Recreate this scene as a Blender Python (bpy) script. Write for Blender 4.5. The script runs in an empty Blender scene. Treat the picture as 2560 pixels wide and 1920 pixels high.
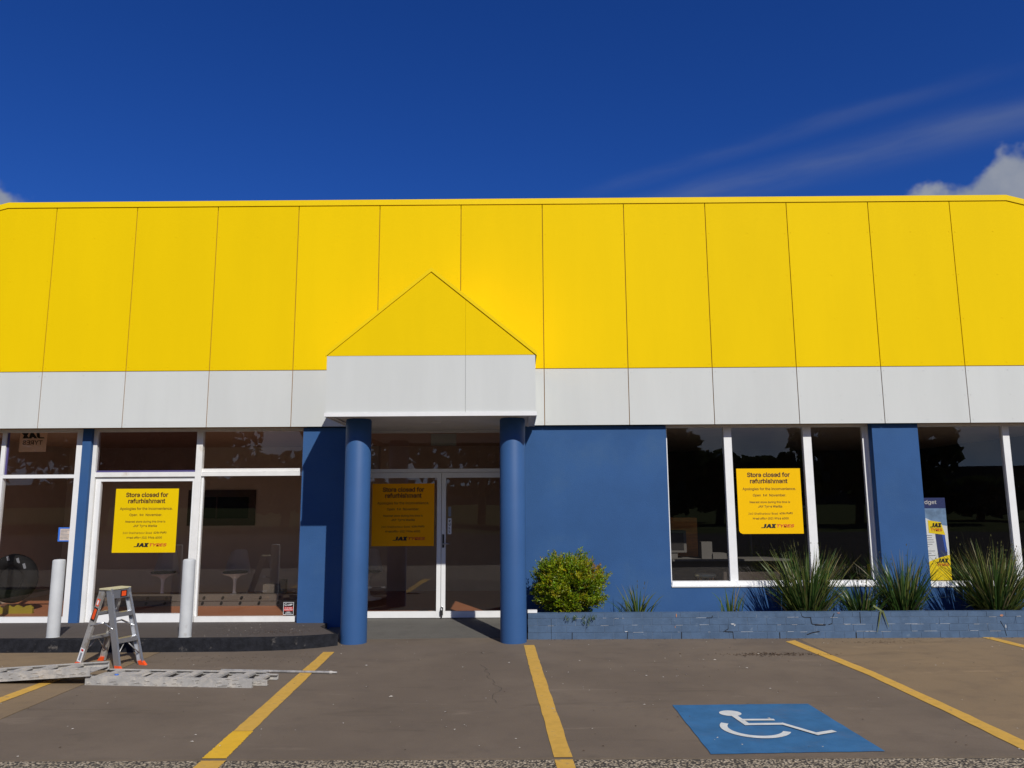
import bpy, bmesh, math, random
from math import sin, cos, tan, pi, radians, sqrt, atan2
from mathutils import Vector, Matrix

random.seed(7)
scene = bpy.context.scene
COL = scene.collection

# ------------------------------------------------------------------ camera
PITCH, ROLL, YAW = 0.15411, -0.00546, -0.00579
fwd = Vector((sin(YAW) * cos(PITCH), cos(YAW) * cos(PITCH), sin(PITCH)))
rt = Vector((cos(YAW), -sin(YAW), 0.0))
up = rt.cross(fwd)
R_ = cos(ROLL) * rt + sin(ROLL) * up
U_ = -sin(ROLL) * rt + cos(ROLL) * up
cam_data = bpy.data.cameras.new('camera')
cam_data.sensor_width = 36.0
cam_data.lens = 26.82
cam_data.clip_start = 0.05
cam_data.clip_end = 3000.0
cam = bpy.data.objects.new('camera', cam_data)
COL.objects.link(cam)
M = Matrix((R_, U_, -fwd)).transposed().to_4x4()
M.translation = Vector((0.0, -10.75, 1.70))
cam.matrix_world = M
scene.camera = cam

# ------------------------------------------------------------------ exposure
scene.view_settings.view_transform = 'Standard'
scene.view_settings.look = 'None'
scene.view_settings.exposure = 0.0
scene.view_settings.gamma = 1.0
scene.view_settings.use_curve_mapping = False

# ------------------------------------------------------------------ sun and sky
SUN_EL, SUN_AZ = radians(40.1), radians(24.0)        # azimuth measured from -Y towards +X
sun_vec = Vector((sin(SUN_AZ) * cos(SUN_EL), -cos(SUN_AZ) * cos(SUN_EL), sin(SUN_EL)))
sd = bpy.data.lights.new('sun', 'SUN')
sd.energy = 4.0
sd.angle = radians(0.5)
sd.color = (1.0, 0.965, 0.90)
so = bpy.data.objects.new('sun', sd)
COL.objects.link(so)
so.rotation_euler = (-sun_vec).to_track_quat('-Z', 'Y').to_euler()
so.location = (20, -40, 40)

world = bpy.data.worlds.new('World')
scene.world = world
world.use_nodes = True
nt = world.node_tree
nt.nodes.clear()


class G:
    """tiny node graph helper"""
    def __init__(self, tree):
        self.t = tree

    def n(self, typ, **kw):
        nd = self.t.nodes.new(typ)
        for k, v in kw.items():
            setattr(nd, k, v)
        return nd

    def l(self, a, b):
        self.t.links.new(a, b)

    def m(self, op, a, b=None, c=None, clamp=False):
        nd = self.n('ShaderNodeMath', operation=op, use_clamp=clamp)
        for i, v in enumerate((a, b, c)):
            if v is None:
                continue
            if isinstance(v, (int, float)):
                nd.inputs[i].default_value = v
            else:
                self.l(v, nd.inputs[i])
        return nd.outputs[0]

    def ss(self, v, a, b):
        nd = self.n('ShaderNodeMapRange', interpolation_type='SMOOTHSTEP')
        self.l(v, nd.inputs['Value'])
        nd.inputs['From Min'].default_value = a
        nd.inputs['From Max'].default_value = b
        return nd.outputs[0]

    def noise(self, vec, scale, detail=2.0, rough=0.5, dist=0.0):
        nd = self.n('ShaderNodeTexNoise')
        if vec is not None:
            self.l(vec, nd.inputs['Vector'])
        nd.inputs['Scale'].default_value = scale
        nd.inputs['Detail'].default_value = detail
        nd.inputs['Roughness'].default_value = rough
        nd.inputs['Distortion'].default_value = dist
        return nd.outputs['Fac']

    def mix(self, fac, a, b, blend='MIX'):
        nd = self.n('ShaderNodeMix', data_type='RGBA', blend_type=blend)
        for s, v in ((nd.inputs[0], fac), (nd.inputs[6], a), (nd.inputs[7], b)):
            if isinstance(v, (int, float)):
                s.default_value = v
            elif isinstance(v, tuple):
                s.default_value = (v[0], v[1], v[2], 1.0)
            else:
                self.l(v, s)
        return nd.outputs[2]


g = G(nt)
sky = g.n('ShaderNodeTexSky', sky_type='NISHITA')
sky.sun_disc = False
sky.sun_elevation = SUN_EL
sky.sun_rotation = pi - SUN_AZ          # clockwise from +Y seen from above
sky.altitude = 0.0
sky.air_density = 1.0
sky.dust_density = 0.3
sky.ozone_density = 4.0
hs = g.n('ShaderNodeHueSaturation')
hs.inputs['Saturation'].default_value = 1.22
hs.inputs['Value'].default_value = 0.72
g.l(sky.outputs[0], hs.inputs['Color'])
skycol = g.mix(1.0, hs.outputs[0], (0.42, 0.70, 1.42), 'MULTIPLY')
tc = g.n('ShaderNodeTexCoord')
sep = g.n('ShaderNodeSeparateXYZ')
g.l(tc.outputs['Generated'], sep.inputs[0])
dx, dy, dz = sep.outputs
az = g.m('MULTIPLY', g.m('ARCTAN2', dx, dy), 180 / pi)
el = g.m('MULTIPLY', g.m('ARCSINE', dz), 180 / pi)
# low cumulus bank all round the horizon except the gap straight ahead
azm = g.m('MAXIMUM', g.ss(az, 22.5, 38.0), g.ss(az, -32.6, -42.0))
n1 = g.noise(tc.outputs['Generated'], 17.0, 4.0, 0.52, 0.0)
n2 = g.noise(tc.outputs['Generated'], 3.2, 2.0, 0.5)
top = g.m('ADD', g.m('MULTIPLY', g.m('SUBTRACT', n1, 0.5), 7.0), g.m('MULTIPLY', g.m('SUBTRACT', n2, 0.5), 4.0))
lim = g.m('ADD', top, g.m('ADD', 18.6, g.m('MULTIPLY', azm, 3.4)))
dens = g.m('MULTIPLY', g.ss(g.m('SUBTRACT', lim, el), -0.25, 1.1), g.ss(azm, 0.02, 0.12))
dens = g.m('MULTIPLY', dens, g.ss(el, -2.0, 4.0))
# high streaks of cirrus in the plane z = 1
zc = g.m('MAXIMUM', dz, 0.05)
px = g.m('DIVIDE', dx, zc)
py = g.m('DIVIDE', dy, zc)


def streak(x0, y0, ux, uy, w, a0, a1, strength, nscale):
    L = sqrt(ux * ux + uy * uy)
    ux, uy = ux / L, uy / L
    rx, ry = g.m('SUBTRACT', px, x0), g.m('SUBTRACT', py, y0)
    along = g.m('ADD', g.m('MULTIPLY', rx, ux), g.m('MULTIPLY', ry, uy))
    across = g.m('SUBTRACT', g.m('MULTIPLY', rx, -uy), g.m('MULTIPLY', ry, -ux))
    cv = g.n('ShaderNodeCombineXYZ')
    g.l(g.m('MULTIPLY', along, 1.1), cv.inputs[0])
    g.l(g.m('MULTIPLY', across, 2.6), cv.inputs[1])
    nz = g.noise(cv.outputs[0], nscale, 4.0, 0.55)
    wob = g.m('ADD', across, g.m('MULTIPLY', g.m('SUBTRACT', nz, 0.5), 0.10))
    q = g.m('DIVIDE', wob, w)
    band = g.m('EXPONENT', g.m('MULTIPLY', g.m('MULTIPLY', q, q), -1.0))
    fade = g.m('MULTIPLY', g.ss(along, a0, a0 + 0.45), g.m('SUBTRACT', 1.0, g.ss(along, a1 - 0.6, a1)))
    amt = g.m('MULTIPLY', g.m('MULTIPLY', band, fade), g.m('MULTIPLY', g.ss(nz, 0.12, 0.85), strength))
    return amt


cir = streak(0.595, 2.430, 0.74, -0.53, 0.105, -0.55, 1.55, 0.29, 1.6)
cir2 = streak(0.325, 2.331, 0.71, -0.56, 0.045, -0.30, 1.35, 0.12, 1.9)
cirrus = g.m('MAXIMUM', cir, cir2)
col1 = g.mix(cirrus, skycol, (2.6, 3.1, 4.2))
shade = g.mix(g.ss(n1, 0.30, 0.70), (2.4, 2.9, 4.0), (3.9, 4.2, 4.8))
col2 = g.mix(g.m('MULTIPLY', dens, 0.92), col1, shade)
bg = g.n('ShaderNodeBackground')
bg.inputs['Strength'].default_value = 0.08
g.l(col2, bg.inputs['Color'])
wo = g.n('ShaderNodeOutputWorld')
g.l(bg.outputs[0], wo.inputs['Surface'])


# ------------------------------------------------------------------ materials
def mat(name, col, rough=0.6, metal=0.0, var=0.08, vscale=3.0, bump=0.0, bscale=60.0, spec=0.5,
        col2=None, patch=None, detail=5.0, stretch=None, rand=0.0):
    m = bpy.data.materials.new(name)
    m.use_nodes = True
    t = m.node_tree
    g = G(t)
    b = t.nodes['Principled BSDF']
    b.inputs['Roughness'].default_value = rough
    b.inputs['Metallic'].default_value = metal
    b.inputs['Specular IOR Level'].default_value = spec
    geo = g.n('ShaderNodeNewGeometry')
    vec = geo.outputs['Position']
    if stretch:
        mp = g.n('ShaderNodeMapping')
        mp.inputs['Scale'].default_value = stretch
        g.l(vec, mp.inputs['Vector'])
        vec = mp.outputs[0]
    c = col
    if var or col2:
        nz = g.noise(vec, vscale, detail, 0.62)
        f = g.ss(nz, 0.3, 0.7)
        lo = tuple(max(0.0, x * (1 - var)) for x in col)
        hi = tuple(min(1.0, x * (1 + var)) for x in col)
        c = g.mix(f, lo, hi)
        if col2:
            lo_, hi_, sc = patch or (0.55, 0.7, 1.5)
            nz2 = g.noise(vec, sc, 6.0, 0.65)
            c = g.mix(g.ss(nz2, lo_, hi_), c, col2)
        if rand:
            oi = g.n('ShaderNodeObjectInfo')
            k = g.m('ADD', 1.0 - rand, g.m('MULTIPLY', oi.outputs['Random'], rand * 2))
            cc = g.n('ShaderNodeCombineColor')
            for q in range(3):
                g.l(k, cc.inputs[q])
            c = g.mix(1.0, c, cc.outputs[0], 'MULTIPLY')
        g.l(c, b.inputs['Base Color'])
    else:
        b.inputs['Base Color'].default_value = (*col, 1)
    if bump:
        bn = g.n('ShaderNodeBump')
        bn.inputs['Strength'].default_value = bump
        bn.inputs['Distance'].default_value = 0.01
        g.l(g.noise(vec, bscale, 4.0, 0.6), bn.inputs['Height'])
        g.l(bn.outputs[0], b.inputs['Normal'])
    return m


def glass_mat(name, tint=(0.95, 0.93, 0.90), refl=(1, 1, 1)):
    m = bpy.data.materials.new(name)
    m.use_nodes = True
    t = m.node_tree
    t.nodes.clear()
    g = G(t)
    lw = g.n('ShaderNodeLayerWeight')
    lw.inputs['Blend'].default_value = 0.5
    f = g.m('ADD', g.m('MULTIPLY', g.m('POWER', lw.outputs['Facing'], 5.0), 0.90), 0.105)
    tr = g.n('ShaderNodeBsdfTransparent')
    tr.inputs[0].default_value = (*tint, 1)
    gl = g.n('ShaderNodeBsdfGlossy')
    gl.inputs['Color'].default_value = (*refl, 1)
    gl.inputs['Roughness'].default_value = 0.0
    # old float glass is never dead flat
    geo = g.n('ShaderNodeNewGeometry')
    bn = g.n('ShaderNodeBump')
    bn.inputs['Strength'].default_value = 0.06
    bn.inputs['Distance'].default_value = 0.02
    g.l(g.noise(geo.outputs['Position'], 0.9, 1.0, 0.4), bn.inputs['Height'])
    g.l(bn.outputs[0], gl.inputs['Normal'])
    mx = g.n('ShaderNodeMixShader')
    g.l(f, mx.inputs[0])
    g.l(tr.outputs[0], mx.inputs[1])
    g.l(gl.outputs[0], mx.inputs[2])
    o = g.n('ShaderNodeOutputMaterial')
    g.l(mx.outputs[0], o.inputs[0])
    return m


def leaf_mat(name, transl=0.25, rough=0.45):
    m = bpy.data.materials.new(name)
    m.use_nodes = True
    t = m.node_tree
    g = G(t)
    b = t.nodes['Principled BSDF']
    at = g.n('ShaderNodeAttribute', attribute_name='leaf_colour')
    g.l(at.outputs['Color'], b.inputs['Base Color'])
    b.inputs['Roughness'].default_value = rough
    b.inputs['Specular IOR Level'].default_value = 0.35
    tl = g.n('ShaderNodeBsdfTranslucent')
    g.l(at.outputs['Color'], tl.inputs[0])
    mx = g.n('ShaderNodeMixShader')
    mx.inputs[0].default_value = transl
    g.l(b.outputs[0], mx.inputs[1])
    g.l(tl.outputs[0], mx.inputs[2])
    g.l(mx.outputs[0], t.nodes['Material Output'].inputs[0])
    return m


MT = {}
MT['yellow'] = mat('yellow_paint', (0.83, 0.568, 0.001), 0.66, var=0.018, vscale=0.9, bump=0.05, bscale=25, spec=0.06, stretch=(2.2, 1, 0.35), rand=0.018)
MT['yellow_trim'] = mat('yellow_trim', (0.86, 0.60, 0.002), 0.55, var=0.02, spec=0.12)
MT['white_panel'] = mat('white_panel', (0.60, 0.615, 0.592), 0.55, var=0.03, vscale=0.7, bump=0.05, bscale=25, spec=0.2, stretch=(2.2, 1, 0.35), rand=0.03)
MT['white'] = mat('white_aluminium', (0.80, 0.80, 0.79), 0.35, var=0.03, vscale=6, spec=0.5)
MT['white_dirty'] = mat('weathered_white', (0.78, 0.77, 0.74), 0.45, var=0.05, vscale=5,
                        col2=(0.55, 0.47, 0.36), patch=(0.62, 0.80, 2.5))
MT['joint'] = mat('joint_backing', (0.30, 0.14, 0.02), 0.9)
MT['joint_grey'] = mat('joint_grey', (0.05, 0.05, 0.05), 0.9)
MT['soffit'] = mat('soffit_sheet', (0.62, 0.60, 0.57), 0.7, var=0.04)
MT['blue'] = mat('blue_render', (0.034, 0.096, 0.242), 0.7, var=0.07, vscale=1.2, bump=0.25, bscale=90, spec=0.15,
                 col2=(0.045, 0.110, 0.245), patch=(0.48, 0.75, 1.1))
MT['blue_col'] = mat('blue_column', (0.033, 0.095, 0.240), 0.55, var=0.04, vscale=2, bump=0.05, bscale=60, spec=0.25)
MT['glass'] = glass_mat('window_glass')
MT['glass_film'] = glass_mat('dark_film_glass', (0.42, 0.36, 0.40))
MT['glass_tint'] = glass_mat('tinted_glass', (0.90, 0.87, 0.83))


def ground_mats():
    def base(name, c1, c2, c3, stain, pale, bumpy=0.25):
        m = bpy.data.materials.new(name)
        m.use_nodes = True
        t = m.node_tree
        g = G(t)
        b = t.nodes['Principled BSDF']
        b.inputs['Roughness'].default_value = 0.85
        b.inputs['Specular IOR Level'].default_value = 0.25
        geo = g.n('ShaderNodeNewGeometry')
        v = geo.outputs['Position']
        big = g.noise(v, 0.55, 5.0, 0.6)
        mid = g.noise(v, 3.2, 6.0, 0.65)
        fine = g.noise(v, 70.0, 3.0, 0.7)
        vs = g.n('ShaderNodeMapping')
        vs.inputs['Scale'].default_value = (0.5, 2.2, 1)
        g.l(v, vs.inputs['Vector'])
        sweep = g.noise(vs.outputs[0], 1.6, 6.0, 0.7, 0.6)
        c = g.mix(g.ss(big, 0.35, 0.65), c1, c2)
        c = g.mix(g.m('MULTIPLY', g.ss(mid, 0.45, 0.75), 0.55), c, c3)
        c = g.mix(g.m('MULTIPLY', g.ss(sweep, 0.55, 0.75), stain), c, tuple(x * 0.62 for x in c1))
        c = g.mix(g.m('MULTIPLY', g.ss(sweep, 0.42, 0.24), pale), c, tuple(min(1, x * 1.55) for x in c2))
        c = g.mix(g.m('MULTIPLY', g.ss(fine, 0.35, 0.75), 0.30), c, tuple(x * 0.6 for x in c2))
        sp = g.noise(v, 190.0, 1.0, 0.5)
        c = g.mix(g.m('MULTIPLY', g.ss(sp, 0.72, 0.78), 0.5), c, (0.34, 0.30, 0.25))
        g.l(c, b.inputs['Base Color'])
        bn = g.n('ShaderNodeBump')
        bn.inputs['Strength'].default_value = bumpy
        bn.inputs['Distance'].default_value = 0.006
        g.l(g.m('ADD', fine, g.m('MULTIPLY', mid, 1.5)), bn.inputs['Height'])
        g.l(bn.outputs[0], b.inputs['Normal'])
        return m
    MT['slab'] = base('carpark_slab', (0.138, 0.108, 0.081), (0.172, 0.135, 0.100), (0.116, 0.092, 0.072), 0.65, 0.60)
    MT['slab_tan'] = base('tan_slab', (0.205, 0.150, 0.092), (0.240, 0.172, 0.100), (0.150, 0.108, 0.072), 0.75, 0.5)
    MT['path'] = base('footpath_bitumen', (0.096, 0.079, 0.069), (0.084, 0.071, 0.064), (0.072, 0.060, 0.052), 0.5, 0.25, 0.4)
    MT['landing'] = base('landing_concrete', (0.130, 0.122, 0.105), (0.115, 0.108, 0.095), (0.085, 0.078, 0.070), 0.75, 0.45)
    MT['kerb'] = mat('kerb_bitumen', (0.014, 0.0145, 0.018), 0.85, var=0.35, vscale=12, bump=0.7, bscale=40, spec=0.15,
                     col2=(0.11, 0.10, 0.09), patch=(0.60, 0.72, 5.0))
    # exposed aggregate street surface
    m = bpy.data.materials.new('street_aggregate')
    m.use_nodes = True
    t = m.node_tree
    g = G(t)
    b = t.nodes['Principled BSDF']
    b.inputs['Roughness'].default_value = 0.9
    geo = g.n('ShaderNodeNewGeometry')
    vo = g.n('ShaderNodeTexVoronoi', feature='F1')
    vo.inputs['Scale'].default_value = 55.0
    nz = g.n('ShaderNodeTexNoise')
    nz.inputs['Scale'].default_value = 30.0
    g.l(geo.outputs['Position'], nz.inputs['Vector'])
    mxv = g.n('ShaderNodeMix', data_type='VECTOR')
    mxv.inputs[0].default_value = 0.03
    g.l(geo.outputs['Position'], mxv.inputs[4])
    g.l(nz.outputs['Color'], mxv.inputs[5])
    g.l(mxv.outputs[1], vo.inputs['Vector'])
    d = vo.outputs['Distance']
    sepc = g.n('ShaderNodeSeparateColor')
    g.l(vo.outputs['Color'], sepc.inputs[0])
    stone = g.mix(sepc.outputs[0], (0.30, 0.240, 0.155), (0.56, 0.47, 0.34))
    c = g.mix(g.ss(d, 0.30, 0.62), stone, (0.045, 0.038, 0.03))
    g.l(c, b.inputs['Base Color'])
    bn = g.n('ShaderNodeBump')
    bn.inputs['Strength'].default_value = 0.9
    bn.inputs['Distance'].default_value = 0.008
    g.l(g.m('SUBTRACT', 1.0, d), bn.inputs['Height'])
    g.l(bn.outputs[0], b.inputs['Normal'])
    MT['street'] = m


ground_mats()
MT['line'] = mat('line_paint', (0.58, 0.34, 0.055), 0.7, var=0.10, vscale=9, bump=0.2, bscale=70,
                 col2=(0.30, 0.20, 0.09), patch=(0.54, 0.74, 9.0))
MT['line_new'] = mat('fresh_line_paint', (0.72, 0.42, 0.022), 0.6, var=0.06, vscale=9, bump=0.2, bscale=70,
                     col2=(0.46, 0.28, 0.05), patch=(0.58, 0.76, 9.0))
MT['bay_blue'] = mat('bay_blue_paint', (0.040, 0.138, 0.285), 0.85, spec=0.1, var=0.12, vscale=5, bump=0.2, bscale=60,
                     col2=(0.070, 0.135, 0.240), patch=(0.50, 0.78, 3.0))
MT['bay_white'] = mat('bay_white_paint', (0.62, 0.64, 0.62), 0.65, var=0.08, vscale=9)
MT['brick'] = mat('painted_brick', (0.074, 0.122, 0.200), 0.7, spec=0.2, var=0.12, vscale=8, bump=0.25, bscale=50,
                  col2=(0.14, 0.19, 0.26), patch=(0.64, 0.74, 6.0))
MT['mortar'] = mat('painted_mortar', (0.105, 0.155, 0.235), 0.75, var=0.12, vscale=12,
                   col2=(0.28, 0.32, 0.36), patch=(0.60, 0.68, 9.0))
MT['crack'] = mat('open_crack', (0.014, 0.015, 0.018), 0.95, var=0)
MT['scuff'] = mat('bare_brick_scuff', (0.42, 0.20, 0.12), 0.8, var=0.2, vscale=30)
MT['scuff_white'] = mat('bare_mortar_scuff', (0.50, 0.52, 0.54), 0.8, var=0.2, vscale=30)
MT['soil'] = mat('planter_soil', (0.045, 0.030, 0.020), 0.95, var=0.4, vscale=20, bump=0.8, bscale=40)
MT['leaf'] = leaf_mat('shrub_leaf', 0.20, 0.40)
MT['blade'] = leaf_mat('strap_leaf', 0.18, 0.38)
MT['bark'] = mat('bark', (0.10, 0.065, 0.04), 0.9, var=0.3, vscale=15)
MT['alu'] = mat('ladder_aluminium', (0.56, 0.57, 0.59), 0.34, 0.85, var=0.08, vscale=8, stretch=(1, 1, 0.15), bump=0.05, bscale=80)
MT['alu_scuffed'] = mat('scuffed_aluminium', (0.52, 0.51, 0.49), 0.45, 0.55, var=0.15, vscale=14,
                        col2=(0.40, 0.36, 0.31), patch=(0.50, 0.62, 7.0))
MT['splat'] = mat('paint_splattered_aluminium', (0.40, 0.385, 0.36), 0.65, 0.15, var=0.08, vscale=14, bump=0.4, bscale=35,
                  col2=(0.52, 0.485, 0.43), patch=(0.45, 0.62, 8.0))
MT['splat_dark'] = mat('dirty_aluminium', (0.30, 0.29, 0.28), 0.6, 0.3, var=0.25, vscale=16, bump=0.4, bscale=40,
                       col2=(0.60, 0.56, 0.50), patch=(0.58, 0.68, 9.0))
MT['orange'] = mat('orange_plastic', (0.82, 0.085, 0.012), 0.45, var=0.06)
MT['black'] = mat('black_plastic', (0.010, 0.010, 0.011), 0.5, var=0.1)
MT['cream'] = mat('cream_platform', (0.56, 0.52, 0.32), 0.55, var=0.05)
MT['bollard'] = mat('bollard_paint', (0.53, 0.545, 0.55), 0.5, var=0.05, vscale=5, spec=0.3, col2=(0.42, 0.41, 0.39), patch=(0.60, 0.75, 7.0), bump=0.04, bscale=40)
MT['poster'] = mat('yellow_corflute', (0.78, 0.53, 0.001), 0.55, var=0.015, vscale=2, spec=0.1)
MT['poster_warm'] = mat('warm_yellow_corflute', (0.87, 0.50, 0.001), 0.55, var=0.015, vscale=2, spec=0.1)
MT['poster_shade_tint'] = mat('shade_tinted_corflute', (1.0, 0.40, 0.001), 0.55, var=0.015, vscale=2, spec=0.1)  # same yellow sheet, recoloured orange to imitate its look in canopy shade
MT['maroon'] = mat('maroon_print', (0.055, 0.012, 0.006), 0.6, var=0)
MT['ink'] = mat('black_print', (0.008, 0.006, 0.006), 0.6, var=0)
MT['red'] = mat('red_print', (0.55, 0.020, 0.012), 0.6, var=0)
MT['paper'] = mat('white_print', (0.74, 0.75, 0.76), 0.6, var=0.02)
MT['paper_brown'] = mat('faded_notice_paper', (0.58, 0.48, 0.40), 0.7, var=0.12, vscale=18)
MT['tape'] = mat('blue_tape', (0.035, 0.16, 0.62), 0.5, var=0.05)
MT['navy'] = mat('navy_print', (0.020, 0.035, 0.14), 0.5, var=0.03)
MT['skyprint'] = mat('printed_blue_sky', (0.16, 0.27, 0.45), 0.5, var=0.25, vscale=7)
MT['royal'] = mat('royal_blue_print', (0.03, 0.10, 0.48), 0.5, var=0.03)
MT['bannerwhite'] = mat('banner_white', (0.74, 0.78, 0.82), 0.5, var=0.02)
MT['banneryellow'] = mat('banner_yellow', (0.88, 0.66, 0.004), 0.5, var=0.02)
MT['grey_print'] = mat('grey_print', (0.22, 0.24, 0.28), 0.6, var=0)
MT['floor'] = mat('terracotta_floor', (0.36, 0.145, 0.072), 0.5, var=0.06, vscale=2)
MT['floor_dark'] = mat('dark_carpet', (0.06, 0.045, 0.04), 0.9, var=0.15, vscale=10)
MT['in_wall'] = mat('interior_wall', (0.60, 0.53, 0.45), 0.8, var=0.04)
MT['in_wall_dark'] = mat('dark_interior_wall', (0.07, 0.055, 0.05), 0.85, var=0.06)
MT['in_ceiling'] = mat('interior_ceiling', (0.50, 0.38, 0.29), 0.85, var=0.04)
MT['dark_gap'] = mat('dark_opening', (0.004, 0.004, 0.004), 0.9, var=0)
MT['chair'] = mat('white_fibreglass', (0.80, 0.80, 0.82), 0.3, var=0.02)
MT['cushion'] = mat('black_cushion', (0.010, 0.010, 0.011), 0.8, var=0.1)
MT['plinth'] = mat('grey_plinth', (0.115, 0.095, 0.082), 0.7, var=0.06)
MT['timber'] = mat('orange_timber', (0.62, 0.24, 0.045), 0.5, var=0.18, vscale=4, stretch=(1, 1, 6))
MT['sign_reflection'] = mat('sign_reflection_tone', (0.90, 0.60, 0.42), 0.7, var=0.05)  # board tone chosen to imitate a sign reflected in the glass
MT['carton'] = mat('carton_board', (0.11, 0.105, 0.10), 0.8, var=0.04)
MT['rubber'] = mat('tyre_rubber', (0.012, 0.012, 0.013), 0.75, var=0.2, vscale=20, bump=0.3, bscale=60, spec=0.1)
MT['steel'] = mat('brushed_steel', (0.40, 0.40, 0.41), 0.35, 0.9, var=0.08)
MT['lead'] = mat('dark_lock_metal', (0.05, 0.05, 0.05), 0.4, 0.6, var=0.1)
MT['stand_yellow'] = mat('dull_yellow_stand', (0.26, 0.21, 0.012), 0.7)
MT['film'] = mat('purple_film_edge', (0.075, 0.060, 0.19), 0.6, var=0.05)
MT['hill'] = mat('bush_covered_hill', (0.030, 0.040, 0.026), 0.95, var=0.3, vscale=0.08)
MT['lawn'] = mat('verge', (0.050, 0.060, 0.028), 1.0, var=0.3, vscale=0.8, spec=0.0)
MT['asphalt'] = mat('asphalt', (0.050, 0.048, 0.046), 1.0, var=0.15, vscale=1.0, spec=0.0)
MT['diffuser'] = mat('sign_diffuser', (0.42, 0.48, 0.45), 0.5, var=0.03)
MT['litter_dark'] = mat('dead_leaf', (0.060, 0.032, 0.016), 0.9, var=0.3, vscale=50)
MT['litter_pale'] = mat('pale_grit', (0.46, 0.42, 0.36), 0.9, var=0.2, vscale=50)

# ------------------------------------------------------------------ object helpers
WLOC = {}


def wl(o):
    return WLOC.get(o.name, Vector((0, 0, 0))) if o else Vector((0, 0, 0))


def tag(o, label=None, cat=None, group=None, kind=None):
    if label:
        o['label'] = label
    if cat:
        o['category'] = cat
    if group:
        o['group'] = group
    if kind:
        o['kind'] = kind
    return o


def empty(name, loc, label, cat, group=None):
    o = bpy.data.objects.new(name, None)
    COL.objects.link(o)
    o.location = loc
    o.empty_display_size = 0.2
    WLOC[o.name] = Vector(loc)
    return tag(o, label, cat, group)


def place(name, mesh, parent, loc):
    """link a mesh whose vertices sit round its own origin; loc is in world space"""
    o = bpy.data.objects.new(name, mesh)
    COL.objects.link(o)
    WLOC[o.name] = Vector(loc)
    if parent:
        o.parent = parent
        o.location = Vector(loc) - wl(parent)
    else:
        o.location = loc
    return o


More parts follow.
